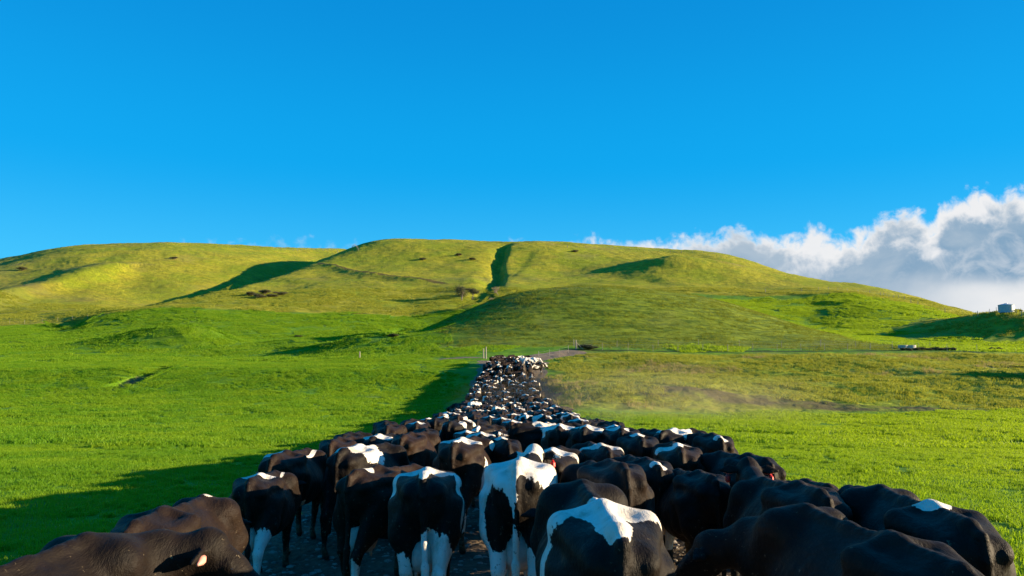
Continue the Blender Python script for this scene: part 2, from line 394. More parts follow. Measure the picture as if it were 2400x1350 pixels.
# bearings: fine inside the picture, coarse elsewhere; distances geometric
az_in = np.linspace(R(-39), R(39), 1150)
az_out = np.concatenate([np.linspace(R(39), R(180), 70)[1:]])
AZ = np.concatenate([-az_out[::-1], az_in, az_out])
RD = np.concatenate([np.linspace(.6, 4, 10)[:-1], np.exp(np.linspace(math.log(4), math.log(900), 1180)), np.exp(np.linspace(math.log(950), math.log(4000), 12))])
def build_ground():
    A, D_ = np.meshgrid(AZ, RD, indexing='ij')
    X = np.sin(A) * D_; Y = np.cos(A) * D_
    Z = height(X, Y, True)
    _, px, D, r, az = lookup(X, Y)
    rough, br, hill, kn = zones(px, D, X, Y)
    lane = (1 - smooth(np.abs(X - .1) + fbm(X / 2, Y / 2, 3, 71) * 2.2, 4.1, 4.9)) * (1 - smooth(D, 100, 108)) * (Y > 0)
    b1, _, _ = seg_dist(X, Y, LANE2); lane = np.maximum(lane, 1 - smooth(b1 + fbm(X / 3, Y / 3, 3, 73) * 2, 2.3, 3.4))
    b2, _, _ = seg_dist(X, Y, LANE3); lane = np.maximum(lane, .75 * (1 - smooth(b2 + fbm(X / 2, Y / 2, 3, 73) * 2, .6, 2.0)))
    bd, al, _ = seg_dist(X, Y, ditch); bare = (1 - smooth(bd + fbm(X, Y, 3, 77) * 1.5, .5, 1.1)) * .95
    bt, _, _ = seg_dist(X, Y, track); bare = np.maximum(bare, (1 - smooth(bt + fbm(X / 3, Y / 3, 3, 79) * 3, .8, 2.2)) * .8)
    scar = np.exp(-(((px - 1745) / 50)**2 + ((D - 425) / 16)**2)); bare = np.maximum(bare, np.clip(scar * 1.2 + fbm(X / 8, Y / 8, 3, 81) - .1, 0, 1))
    n, m = A.shape
    idx = np.arange(n * m).reshape(n, m)
    q = np.stack([idx[:-1, :-1], idx[1:, :-1], idx[1:, 1:], idx[:-1, 1:]], -1).reshape(-1, 4)[:, ::-1]
    Dc = D[:-1, :-1].reshape(-1); Lc = lane[:-1, :-1].reshape(-1)
    pc = px[:-1, :-1].reshape(-1); Yc = Y[:-1, :-1].reshape(-1)
    V = np.stack([X, Y, Z], -1).reshape(-1, 3)
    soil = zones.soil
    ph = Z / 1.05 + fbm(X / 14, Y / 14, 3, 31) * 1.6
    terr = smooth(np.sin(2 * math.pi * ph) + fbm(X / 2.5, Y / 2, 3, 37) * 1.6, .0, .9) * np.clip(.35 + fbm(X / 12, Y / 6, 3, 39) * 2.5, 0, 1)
    bdr, _, _ = seg_dist(X, Y, DRAIN); damp = (1 - smooth(bdr + fbm(X / 2, Y / 2, 3, 83) * 1.6, .5, 1.6)) * .85
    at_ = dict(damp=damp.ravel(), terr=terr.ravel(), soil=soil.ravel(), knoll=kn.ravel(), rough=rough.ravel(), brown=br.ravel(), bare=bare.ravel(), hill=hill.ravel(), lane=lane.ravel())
    isl = (Lc > .5) & (Yc > 0) & (Dc < 125)
    ish = ~isl & (Dc > 122)
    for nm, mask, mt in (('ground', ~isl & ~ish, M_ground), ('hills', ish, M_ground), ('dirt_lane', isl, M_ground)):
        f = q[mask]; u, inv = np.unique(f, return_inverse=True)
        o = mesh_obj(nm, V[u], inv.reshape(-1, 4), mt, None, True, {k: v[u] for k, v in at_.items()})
        tag(o, kind='structure')

# ------------------------------------------------------------------ materials
def mat(name):
    m = bpy.data.materials.new(name); m.use_nodes = True; T = NT(m.node_tree); T.n.clear()
    return m, T
def finish(T, sh): T.l.new(sh.outputs[0] if isinstance(sh, bpy.types.Node) else sh, T.add('ShaderNodeOutputMaterial').inputs[0])
def attr(T, name, typ='GEOMETRY'): return T.add('ShaderNodeAttribute', attribute_name=name, attribute_type=typ).outputs['Fac']

def ground_material():
    m, T = mat('pasture')
    pos = T.add('ShaderNodeNewGeometry').outputs['Position']
    rough, brown, bare, hill, lane = (attr(T, k) for k in ('rough', 'brown', 'bare', 'hill', 'lane'))
    cd_ = T.add('ShaderNodeVectorMath', {0: pos}, operation='LENGTH').outputs['Value']
    big = T.noise(pos, .035, 4, .6); mid = T.noise(pos, .3, 5, .62)
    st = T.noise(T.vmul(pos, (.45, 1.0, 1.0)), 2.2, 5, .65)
    fine = T.noise(pos, 9, 4, .6)
    g = T.mix(T.sm(mid, .32, .68), GREEN_D, GREEN_L)
    g = T.mix(T.m('MULTIPLY', T.sm(big, .45, .72), .5), g, (.22, .36, .012))
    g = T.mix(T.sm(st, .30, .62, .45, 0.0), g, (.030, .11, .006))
    y = T.mix(T.sm(mid, .32, .66), (.30, .32, .018), (.50, .45, .028))
    y = T.mix(T.m('MULTIPLY', T.sm(big, .42, .60), .7), y, (.26, .34, .012))
    y = T.mix(T.sm(st, .30, .56, .40, 0.0), y, (.10, .105, .022))
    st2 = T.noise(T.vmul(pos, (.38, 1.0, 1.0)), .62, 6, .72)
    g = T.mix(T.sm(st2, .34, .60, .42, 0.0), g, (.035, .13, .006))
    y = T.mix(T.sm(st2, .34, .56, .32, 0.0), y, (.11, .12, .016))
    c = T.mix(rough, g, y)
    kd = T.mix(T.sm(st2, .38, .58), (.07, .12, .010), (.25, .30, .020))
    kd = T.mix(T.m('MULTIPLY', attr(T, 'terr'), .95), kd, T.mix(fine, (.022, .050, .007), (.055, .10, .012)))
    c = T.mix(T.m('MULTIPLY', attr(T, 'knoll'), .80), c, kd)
    c = T.mix(T.m('MULTIPLY', brown, .75), c, T.mix(fine, (.17, .15, .05), (.35, .28, .11)))
    soil = T.mix(T.sm(T.noise(pos, 1.7, 5, .7), .35, .65), (.085, .062, .045), (.26, .19, .12))
    c = T.mix(attr(T, 'damp'), c, T.mix(fine, (.012, .035, .008), (.035, .075, .012)))
    c = T.mix(T.m('MULTIPLY', attr(T, 'soil'), .85), c, T.mix(fine, (.055, .038, .022), (.13, .095, .05)))  # dark scarp colour, bare earth and painted shade together
    pale = T.mix(mid, (.08, .07, .035), (.22, .17, .09))
    c = T.mix(bare, c, T.mix(hill, pale, (.10, .065, .03)))
    mud = T.mix(T.sm(T.noise(pos, 6, 5, .7), .4, .7), (.040, .033, .027), (.11, .09, .07))
    c = T.mix(T.sm(T.m('ADD', lane, T.m('MULTIPLY', T.m('SUBTRACT', fine, .5), .5)), .35, .65), c, T.mix(T.sm(cd_, 70, 95, .5, .1), T.mix(T.sm(cd_, 70, 95, 0.0, .6), soil, (.34, .26, .17)), mud))
    h1 = T.m('ADD', T.m('MULTIPLY', T.noise(T.vmul(pos, (.5, 1, 1)), 3.2, 6, .7), T.sm(cd_, 60, 400, .18, .8)), T.m('MULTIPLY', st2, T.sm(cd_, 80, 400, .2, 1.7)))
    h2 = T.m('MULTIPLY', fine, .03)
    stn = T.add('ShaderNodeTexVoronoi', {'Vector': pos, 'Scale': 11.0}).outputs['Distance']
    h3 = T.m('MULTIPLY', T.m('MULTIPLY', stn, lane), -.05)
    bump = T.add('ShaderNodeBump', {'Strength': .85, 'Distance': 1.0, 'Height': T.m('ADD', T.m('ADD', h1, h2), h3)})
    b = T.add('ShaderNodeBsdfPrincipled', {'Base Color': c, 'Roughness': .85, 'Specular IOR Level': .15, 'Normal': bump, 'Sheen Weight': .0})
    finish(T, b)
    return m
GREEN_D, GREEN_L = (.105, .26, .008), (.20, .37, .010)
M_ground = ground_material()

def grass_material(name, c0, c1, tip, trans=.45):
    m, T = mat(name)
    h = attr(T, 'tip'); rn = T.add('ShaderNodeObjectInfo').outputs['Random']; vr = attr(T, 'var')
    pos = T.add('ShaderNodeNewGeometry').outputs['Position']
    big = T.sm(T.noise(pos, .22, 3, .6), .35, .65)
    c = T.mix(vr, c0, c1)
    c = T.mix(T.m('MULTIPLY', big, .5), c, tip)
    c = T.mix(T.sm(T.noise(pos, .75, 5, .7), .60, .74, 0.0, .55), c, (.26, .30, .05))
    c = T.mix(T.sm(T.noise(T.vmul(pos, (.6, 1, 1)), 1.6, 5, .7), .56, .72, 0.0, .6), c, T.mix(.6, c, (.02, .08, .01)))
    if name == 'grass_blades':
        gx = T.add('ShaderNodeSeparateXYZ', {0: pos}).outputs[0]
        c = T.mix(T.m('MULTIPLY', T.sm(gx, 4.0, 22.0), .55), c, (.36, .44, .012))  # yellower towards the right: backlit glow of the blades put into the colour
    d = T.add('ShaderNodeBsdfPrincipled', {'Base Color': c, 'Roughness': .55, 'Specular IOR Level': .25})
    tr = T.add('ShaderNodeBsdfTranslucent', {'Color': T.mix(.5, c, tip)})
    mx = T.add('ShaderNodeMixShader', {0: trans}); T.l.new(d.outputs[0], mx.inputs[1]); T.l.new(tr.outputs[0], mx.inputs[2])
    finish(T, mx)
    return m
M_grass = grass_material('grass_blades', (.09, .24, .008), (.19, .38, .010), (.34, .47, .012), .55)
M_dry = grass_material('dry_stalks', (.27, .22, .07), (.46, .37, .14), (.42, .34, .12), .4)
M_tuss = grass_material('tussock_blades', (.15, .22, .015), (.34, .36, .03), (.40, .38, .04), .45)

def simple(name, c0, c1, scale=8, rough=.8, metal=0, bump=.02, stretch=(1, 1, 1)):
    m, T = mat(name)
    p = T.add('ShaderNodeTexCoord').outputs['Object']
    n = T.noise(T.vmul(p, stretch), scale, 5, .65)
    b = T.add('ShaderNodeBsdfPrincipled', {'Base Color': T.mix(T.sm(n, .3, .7), c0, c1), 'Roughness': rough, 'Metallic': metal})
    if bump: T.l.new(T.add('ShaderNodeBump', {'Strength': .6, 'Distance': bump, 'Height': n}).outputs[0], b.inputs['Normal'])
    finish(T, b); return m
M_post = simple('weathered_post', (.20, .18, .14), (.38, .34, .28), 9, .9, 0, .01, (6, 6, 1))
M_wire = simple('fence_wire', (.35, .35, .34), (.5, .5, .48), 5, .45, .7, 0)
M_bark = simple('bark', (.14, .10, .075), (.34, .27, .22), 12, .9, 0, .03)
M_twig = simple('pale_twig', (.24, .18, .12), (.40, .31, .22), 8, .9, 0, 0)
M_tank = simple('tank_steel', (.36, .42, .47), (.48, .54, .58), 2, .5, .25, .0)
M_conc = simple('trough_concrete', (.34, .33, .30), (.50, .48, .44), 4, .9, 0, .02)
M_stone = simple('lane_stone', (.16, .14, .12), (.34, .30, .26), 9, .9, 0, .02)
M_water = simple('trough_water', (.03, .05, .05), (.05, .07, .06), 2, .08, 0, 0)
M_red = simple('red_tag', (.55, .012, .010), (.65, .02, .015), 5, .4, 0, 0)
M_udder = simple('udder_skin', (.45, .30, .24), (.66, .52, .45), 6, .6, 0, .01)
M_pink = simple('ear_skin', (.70, .28, .22), (.80, .36, .28), 6, .6, 0, 0)
M_eye = simple('eye_dark', (.012, .01, .01), (.02, .015, .012), 5, .1, 0, 0)
def leaf_mat(name, a, b_):
    m, T = mat(name); v = attr(T, 'var'); c = T.mix(v, a, b_)
    d = T.add('ShaderNodeBsdfPrincipled', {'Base Color': c, 'Roughness': .6}); tr = T.add('ShaderNodeBsdfTranslucent', {'Color': c})
    mx = T.add('ShaderNodeMixShader', {0: .25}); T.l.new(d.outputs[0], mx.inputs[1]); T.l.new(tr.outputs[0], mx.inputs[2]); finish(T, mx); return m
M_leaf = leaf_mat('dark_leaves', (.045, .055, .018), (.11, .12, .035))
M_scrub = leaf_mat('scrub_leaves', (.065, .070, .025), (.15, .135, .05))

def coat_material():
    m, T = mat('cow_coat')
    p = T.add('ShaderNodeTexCoord').outputs['Object']
    oi = T.add('ShaderNodeObjectInfo'); rn = oi.outputs['Random']
    patch = attr(T, 'patch', 'OBJECT')
    tone = attr(T, 'tone', 'OBJECT')
    off = T.add('ShaderNodeVectorMath', {0: p, 1: T.add('ShaderNodeCombineXYZ', {0: T.m('MULTIPLY', rn, 91.0), 1: T.m('MULTIPLY', rn, 37.0), 2: T.m('MULTIPLY', rn, 53.0)}).outputs[0]}, operation='ADD').outputs[0]
    coat = attr(T, 'coat')
    n0 = T.noise(T.vmul(off, (1, .8, .8)), 1.9, 1.5, .45, .6)
    n1 = T.noise(off, 6.5, 3, .6)
    n2 = T.noise(T.vmul(off, (1, .45, .6)), 38, 3, .6)
    v = T.m('ADD', coat, T.m('MULTIPLY', T.m('MULTIPLY', T.m('SUBTRACT', n0, .5), 6.0), patch))
    v = T.m('ADD', v, T.m('MULTIPLY', T.m('SUBTRACT', n1, .5), .42))
    v = T.m('ADD', v, T.m('MULTIPLY', T.m('SUBTRACT', n2, .5), .62))
    w = T.sm(v, -.035, .035)
    sepz = T.add('ShaderNodeSeparateXYZ', {0: p}).outputs[2]
    blk = T.mix(T.sm(n1, .35, .65), (.004, .0035, .0035), (.009, .006, .005))
    mott = T.noise(T.vmul(off, (1, .55, .8)), 11, 5, .65, .8)
    blk = T.mix(T.sm(mott, .40, .66), blk, (.009, .007, .005))
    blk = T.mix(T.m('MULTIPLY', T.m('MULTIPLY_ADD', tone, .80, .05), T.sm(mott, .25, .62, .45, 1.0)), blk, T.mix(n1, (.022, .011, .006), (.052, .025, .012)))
    wht = T.mix(T.sm(T.noise(off, 3, 4, .6), .35, .7), (.78, .74, .67), (.62, .56, .47))
    c = T.mix(w, blk, wht)
    stain = T.sm(T.noise(T.vmul(off, (1, 1, .5)), 5.5, 6, .7), .50, .72)
    c = T.mix(T.m('MULTIPLY', T.m('MULTIPLY', stain, w), .75), c, (.42, .33, .22))
    dirt = T.m('MULTIPLY', T.sm(T.m('ADD', sepz, T.m('MULTIPLY', T.m('SUBTRACT', T.noise(off, 4, 4, .7), .5), 1.3)), .42, -.05), .75)
    c = T.mix(dirt, c, (.13, .10, .065))
    spl = T.sm(T.m('ADD', T.noise(off, 26, 3, .7), T.m('MULTIPLY', T.m('SUBTRACT', 1.1, sepz), .10)), .66, .72)
    c = T.mix(T.m('MULTIPLY', spl, .6), c, (.20, .16, .10))
    c = T.mix(T.sm(sepz, .075, .055), c, (.035, .03, .025))
    hair = T.noise(T.vmul(off, (1, .18, .35)), 120, 3, .6)
    hair2 = T.noise(T.vmul(off, (1, .6, .6)), 16, 4, .6)
    bmp = T.add('ShaderNodeBump', {'Strength': .8, 'Distance': .012, 'Height': T.m('ADD', T.m('ADD', T.m('MULTIPLY', hair, .5), hair2), T.m('MULTIPLY', mott, 1.2))})
    b = T.add('ShaderNodeBsdfPrincipled', {'Base Color': c, 'Roughness': T.m('MULTIPLY_ADD', hair2, .35, .42), 'Specular IOR Level': .12, 'Normal': bmp,
              'Sheen Weight': .02, 'Sheen Roughness': .45})
    b.inputs['Sheen Tint'].default_value = (.62, .42, .28, 1)
    finish(T, b)
    return m
M_coat = coat_material()

# ------------------------------------------------------------------ cow surface
def smin(a, b, k):
    h = np.clip(.5 + .5 * (b - a) / k, 0, 1)
    return b * (1 - h) + a * h - k * h * (1 - h)
def rcone(p, a, b, ra, rb, sx=1.0):
    a = np.array(a, np.float32); b = np.array(b, np.float32); X, Y, Z = p
    if sx != 1.0: a = a.copy(); b = b.copy()
    ab = b - a; L = float(ab @ ab)
    t = np.clip(((X - a[0]) * ab[0] + (Y - a[1]) * ab[1] + (Z - a[2]) * ab[2]) / L, 0, 1)
    dx = (X - a[0] - t * ab[0]) / sx; dy = Y - a[1] - t * ab[1]; dz = Z - a[2] - t * ab[2]
    return np.sqrt(dx * dx + dy * dy + dz * dz) - (ra + (rb - ra) * t)
def ell(p, c, r):
    X, Y, Z = p
    q = np.sqrt(((X - c[0]) / r[0])**2 + ((Y - c[1]) / r[1])**2 + ((Z - c[2]) / r[2])**2)
    return (q - 1) * min(r)

POSES = {
    'walk':  dict(P=(.03, 1.72, 1.12), M=(.04, 2.03, .70), ph=(.20, -.16, -.10, .18), tail=.02),
    'graze': dict(P=(-.10, 1.74, .98), M=(-.14, 2.04, .56), ph=(-.14, .20, .16, -.10), tail=-.05),
    'up':    dict(P=(.06, 1.62, 1.40), M=(.12, 2.00, 1.14), ph=(.08, -.10, .05, -.04), tail=.0),
    'right': dict(P=(.50, 1.40, 1.18), M=(.84, 1.50, .88), ph=(.05, -.08, .0, .06), tail=.03),
    'left':  dict(P=(-.44, 1.47, .96), M=(-.66, 1.74, .58), ph=(-.10, .12, .08, -.05), tail=-.03),
}
def cow_sdf(p, po, lod):
    X, Y, Z = p; ax = np.abs(X)
    yk = [-.60, -.54, -.46, -.30, -.12, .05, .30, .60, .90, 1.12, 1.30, 1.40]
    top = np.interp(Y, yk, [1.22, 1.30, 1.345, 1.375, 1.385, 1.382, 1.355, 1.335, 1.33, 1.26, 1.14, 1.04])
    bot = np.interp(Y, yk, [1.14, 1.02, .95, .86, .80, .68, .575, .56, .61, .70, .84, 1.0])
    a = np.interp(Y, yk, [.03, .13, .20, .27, .305, .325, .350, .365, .295, .24, .17, .05])
    zc = bot + (top - bot) * .47; h = np.where(Z > zc, top - zc, zc - bot)
    u = (Z - zc) / h
    w = a * (1 - .14 * np.clip(u, 0, 1))
    pe = np.where(u > 0, 1.72 + .35 * (1 - smooth(Y, .05, .35)), 2.2)
    q = ((ax / w)**pe + np.abs(u)**pe)**(1 / pe)
    d = (q - 1) * np.minimum(w, h) * .9
    d = np.maximum(np.maximum(d, -.575 - Y), Y - 1.36)
    S = (ax, Y, Z)
    fr = .0 if lod < 2 else .012
    d = smin(d, rcone(S, (.258, .03, 1.295), (.235, -.06, 1.28), .034, .042), .13)
    d = smin(d, rcone(S, (.25, .03, 1.325), (0, .08, 1.375), .035, .04), .07)
    d = smin(d, rcone(S, (.25, -.02, 1.28), (.14, -.48, 1.235), .055, .05), .09)
    d = smin(d, rcone(S, (.135, -.47, 1.235), (.135, -.53, 1.22), .05, .042), .06)
    for q0, q1 in (((0, -.45, 1.365), (0, .0, 1.388)), ((0, .0, 1.388), (0, .45, 1.342)), ((0, .45, 1.342), (0, .92, 1.345)), ((0, .92, 1.345), (0, 1.15, 1.23))):
        d = smin(d, rcone(p, q0, q1, .030, .030), .06)
    # thighs, stifle
    d = smin(d, rcone(S, (.175, -.18, 1.10), (.185, -.28, .84), .18, .145), .09)
    d = smin(d, rcone(S, (.235, .03, 1.06), (.245, .02, .82), .125, .105), .11)
    d = smin(d, rcone(S, (.17, .98, 1.20), (.205, 1.14, .94), .15, .145), .09)
    d = smin(d, rcone(S, (.205, 1.14, .94), (.185, .98, .74), .13, .10), .08)
    # flank hollows
    e = ell(S, (.37, .19, 1.235), (.095, .10, .062)); k = .08
    hh = np.clip(.5 - .5 * (d + e) / k, 0, 1); d = d * (1 - hh) - e * hh + k * hh * (1 - hh)
    e = ell(S, (.335, -.26, 1.225), (.07, .11, .05)); k = .07
    hh = np.clip(.5 - .5 * (d + e) / k, 0, 1); d = d * (1 - hh) - e * hh + k * hh * (1 - hh)
    ph = po['ph']
    for sx, pk in ((-1, ph[0]), (1, ph[1])):
        hk = (sx * .155, -.47 + pk * .55, .53 + abs(pk) * .05); ft = (sx * .15, -.41 + pk, .15); hf = (sx * .15, -.35 + pk, .05)
        lg = rcone(p, (sx * .18, -.22, .86), hk, .135, .052 + fr); lg = smin(lg, rcone(p, (sx * .175, -.36, .95), hk, .09, .04 + fr), .06)
        lg = smin(lg, rcone(p, hk, ft, .052 + fr, .034 + fr), .04); lg = smin(lg, rcone(p, ft, hf, .040 + fr, .052 + fr), .03)
        d = smin(d, lg, .06)
    for sx, pk in ((-1, ph[2]), (1, ph[3])):
        kn = (sx * .16, 1.02 + pk * .6, .43); ft = (sx * .155, .99 + pk, .14); hf = (sx * .155, 1.04 + pk, .05)
        lg = rcone(p, (sx * .185, .98, .76), kn, .10, .052 + fr); lg = smin(lg, rcone(p, kn, ft, .048 + fr, .034 + fr), .04); lg = smin(lg, rcone(p, ft, hf, .038 + fr, .052 + fr), .03)
        d = smin(d, lg, .05)
    # tail
    tr = .024 if lod == 0 else (.032 if lod == 1 else .045); tx = po['tail']
    tl = rcone(p, (0, -.44, 1.365), (0, -.56, 1.33), .045, .036)
    for q0, q1, r0, r1 in (((0, -.56, 1.33), (tx * .2, -.605, 1.20), .038, tr + .006), ((tx * .2, -.605, 1.20), (tx * .5, -.56, 1.00), tr + .006, tr + .002), ((tx * .5, -.56, 1.00), (tx, -.545, .80), tr + .003, tr - .003), ((tx, -.545, .80), (tx * 1.5, -.56, .60), tr - .002, tr + .004), ((tx * 1.5, -.56, .60), (tx * 1.6, -.57, .36), tr + .018, .012 + tr * .4)):
        tl = smin(tl, rcone(p, q0, q1, r0, r1), .02)
    d = smin(d, rcone(p, (0, -.50, 1.22), (0, -.44, .98), .07, .06), .07)
    d = smin(d, tl, .035)
    if lod < 2:
        side = smooth(ax, .16, .30) * smooth(Z, .68, .85) * (1 - smooth(Z, 1.08, 1.26))
        d = d - side * smooth(Y, .22, .34) * (1 - smooth(Y, .74, .90)) * .0022 * np.sin(2 * math.pi * (Y - .35 * (1.1 - Z)) / .092)
        d = d - (1 - smooth(ax, .02, .06)) * smooth(Z, 1.30, 1.36) * smooth(Y, -.42, -.3) * .0018 * np.sin(2 * math.pi * Y / .083 + 3 * np.sin(5 * Y))
        d = d - .006 * (np.sin(9.1 * Y + 3.7 * Z + 2 * X) * np.sin(8.3 * Z - 4.1 * Y + 1.3) + .7 * np.sin(17 * Y - 9 * X + 1) * np.sin(15 * Z + 6 * X))
        d = d + .010 * np.exp(-((ax - .155 - .02 * np.sin(6 * Z)) / .018)**2) * (1 - smooth(Y, -.40, -.30)) * smooth(Z, .7, .85) * (1 - smooth(Z, 1.1, 1.2))
    # neck and head
    Pp = np.array(po['P']); Mm = np.array(po['M']); s0 = np.array((0, 1.02, 1.07))
    mid = (s0 + Pp) / 2 + np.array((0, .06, .01))
    nk = rcone(p, s0, mid, .25, .165, .72); nk = smin(nk, rcone(p, mid, Pp, .165, .115, .8), .08)
    nk = smin(nk, rcone(p, (0, .95, 1.27), (mid + np.array((0, 0, .10))), .06, .06), .10)
    nk = smin(nk, rcone(p, (0, 1.2, .86), mid - np.array((0, .05, .14)), .08, .05), .10)
    d = smin(d, nk, .10)
    ax_ = (Mm - Pp); L = np.linalg.norm(ax_); ax_ /= L
    side = np.cross(ax_, (0, 0, 1)); side /= np.linalg.norm(side); upv = np.cross(side, ax_)
    hd = rcone(p, Pp, Pp + ax_ * L * .45, .118, .098); hd = smin(hd, rcone(p, Pp + ax_ * L * .4, Mm, .088, .070), .05)
    hd = smin(hd, rcone(p, Pp + ax_ * .08 - upv * .07, Pp + ax_ * L * .7 - upv * .055, .075, .05), .05)
    for s in (-1, 1):
        hd = smin(hd, rcone(p, Mm + side * s * .03, Mm + side * s * .03 + ax_ * .02, .052, .045), .03)
        hd = smin(hd, rcone(p, Pp + side * s * .08 + ax_ * .17 + upv * .035, Pp + side * s * .085 + ax_ * .24 + upv * .025, .034, .03), .03)
        e0 = Pp + side * s * .10 + ax_ * .0 + upv * .0; e1 = e0 + side * s * .10 - ax_ * .015; e2 = e1 + side * s * .10 - upv * .015
        er = rcone(p, e0, e1, .030 + fr, .048 + fr * .5); er = smin(er, rcone(p, e1, e2, .048 + fr * .5, .014 + fr), .02)
        # hollow, flattened shell
        er = np.maximum(er, np.abs((X - e1[0]) * ax_[0] + (Y - e1[1]) * ax_[1] + (Z - e1[2]) * ax_[2]) - (.016 + fr))
        hd = smin(hd, er, .025)
    hd = smin(hd, rcone(p, Pp + upv * .06 - ax_ * .05, Pp + upv * .09 + ax_ * .02, .05, .045), .05)
    d = smin(d, hd, .06)
    return np.maximum(d, -Z)

def surface_net(po, vox, lod):
    lo = np.array((-1.1 if po['P'][0] < -.3 else -.52, -.80, -.03)); hi = np.array((1.1 if po['P'][0] > .3 else .52, 2.22, 1.72))
    n = np.ceil((hi - lo) / vox).astype(int)
    ax = [np.asarray(lo[i] + vox * np.arange(n[i]), np.float32) for i in range(3)]
    X, Y, Z = np.meshgrid(*ax, indexing='ij')
    f = cow_sdf((X, Y, Z), po, lod).astype(np.float32)
    ins = f < 0
    nx, ny, nz = f.shape
    def C(A, i, j, k): return A[i:nx - 1 + i, j:ny - 1 + j, k:nz - 1 + k]
    cnt = sum(C(ins, i, j, k).astype(np.int8) for i in (0, 1) for j in (0, 1) for k in (0, 1))
    act = (cnt > 0) & (cnt < 8)
    ids = np.argwhere(act); idx = np.full(act.shape, -1, np.int64); idx[act] = np.arange(len(ids))
    acc = np.zeros((len(ids), 3)); c = np.zeros(len(ids))
    I, J, K = ids.T
    for o in [(i, j, k) for i in (0, 1) for j in (0, 1) for k in (0, 1)]:
        for a in range(3):
            if o[a]: continue
            o2 = list(o); o2[a] = 1
            f0 = f[I + o[0], J + o[1], K + o[2]]; f1 = f[I + o2[0], J + o2[1], K + o2[2]]
            s = (f0 < 0) != (f1 < 0)
            t = np.where(s, f0 / np.where(s, f0 - f1, 1), 0)
            for q in range(3): acc[:, q] += np.where(s, o[q] + (t if q == a else 0), 0)
            c += s
    V = lo + (ids + acc / c[:, None]) * vox
    faces = []
    for a in range(3):
        b, d_ = (a + 1) % 3, (a + 2) % 3
        sl0 = [slice(1, -1)] * 3; sl0[a] = slice(0, -1); sl1 = [slice(1, -1)] * 3; sl1[a] = slice(1, None)
        A, B = ins[tuple(sl0)], ins[tuple(sl1)]
        e = np.argwhere(A != B); fl = A[tuple(e.T)]
        e = e + np.array([0 if q == a else 1 for q in range(3)])
        def at_(db, dd):
            g = e.copy(); g[:, b] -= db; g[:, d_] -= dd; return idx[tuple(g.T)]
        q = np.stack([at_(1, 1), at_(0, 1), at_(0, 0), at_(1, 0)], -1)
        q[~fl] = q[~fl][:, ::-1]; faces.append(q)
    Fq = np.concatenate(faces); Fq = Fq[(Fq >= 0).all(1)]
    return V, Fq

SURF = {}
def surf(pose, lod):
    k = (pose, lod)
    if k not in SURF: SURF[k] = surface_net(POSES[pose], (.0165, .027, .042)[lod], lod)
    return SURF[k]

def coat_field(V, spec):
    """spec: base, list of (sign, centre, radii); mirror by giving x=None"""
    base, blobs = spec
    X, Y, Z = V.T; v = np.full(len(V), float(base))
    for sgn, c, r in blobs:
        x = np.abs(X) if c[0] is None else X; cx = 0 if c[0] is None else c[0]
        if len(c) == 4: x = np.abs(X); cx = c[0]
        q = np.sqrt(((x - cx) / r[0])**2 + ((Y - c[1]) / r[1])**2 + ((Z - c[2]) / r[2])**2)
        f = np.clip((1 - q) * 1.6, -1, 1)
        v = np.maximum(v, f) if sgn > 0 else np.minimum(v, -f)
    return v

def cow_children(root, pose, udder=True, tags=False, face=False):
    po = POSES[pose]
    if udder:
        u = make_udder.copy(); link(u, root)
    if face:
        Pp = Vector(po['P']); Mm = Vector(po['M']); a = (Mm - Pp).normalized(); s = a.cross(Vector((0, 0, 1))).normalized(); up = s.cross(a)
        for q in (-1, 1):
            e = MB(); c = Pp + s * q * .098 + a * .20 + up * .035
            e.lathe([(.002, .020), (.012, .016), (.018, .006), (.018, -.006), (.012, -.016), (.002, -.020)], 0, 0, 10)
            o = e.build('eye', M_eye, root, True); o.location = c
            m = MB(); c0 = Pp + s * q * .14 + a * .018; 
            m.tube([c0 + up * -.0, c0 + s * q * .05 - up * .005, c0 + s * q * .12 - up * .012], [.018, .030, .008], 8)
            o = m.build('inner_ear', M_pink, root, True)
    if tags:
        Pp = Vector(po['P']); Mm = Vector(po['M']); a = (Mm - Pp).normalized(); s = a.cross(Vector((0, 0, 1))).normalized(); up = s.cross(a)
        for q in ((-1, 1) if tags == 2 else (1,)):
            c = Pp + s * q * .22 + a * .0 - up * .05
            t = MB(); t.tube([(0, 0, -.085), (0, 0, -.06), (0, 0, -.02), (0, 0, 0)], [.014, .030, .028, .010], 8); t.box(-.012, .012, -.008, .008, .0, .03)
            o = t.build('ear_tag', M_red, root); o.location = c; o.rotation_euler = (0, 0, .3 * q)

def udder_mesh():
    m = MB()
    m.lathe([(.005, .80), (.12, .78), (.165, .70), (.17, .62), (.145, .55), (.09, .515), (.005, .505)], 0, 0, 20)
    for sx in (-1, 1):
        for sy in (-1, 1):
            x, y = sx * .07, sy * .075
            m.tube([(x, y, .55), (x, y, .50), (x * 1.05, y, .462)], [.026, .016, .011], 8)
    o = m.build('udder', M_udder, None, True)
    o.location = (0, -.22, .0); return o
make_udder = udder_mesh(); make_udder.scale = (.95, 1.25, 1.0)
col.objects.unlink(make_udder)

def base_mesh(pose, lod, spec, name='cow'):
    V, Fq = surf(pose, lod)
    return make_mesh(name, V, Fq, M_coat, True, {'coat': coat_field(V, spec)})

# ------------------------------------------------------------------ build: ground
LANE2 = P([(1195, 853), (1225, 845), (1262, 838), (1300, 831), (1330, 827)], 80)
LANE3 = P([(1132, 838), (1090, 838), (1045, 841)], 80)
DRAIN = P([(1338, 821), (1500, 823), (1700, 824), (1900, 823), (2110, 822), (2290, 825)], 90)
build_ground()
def gs(x, y): return float(height(np.array([x]), np.array([y]))[0])
def gz(x, y): return float(height(np.array([x]), np.array([y]), True)[0])

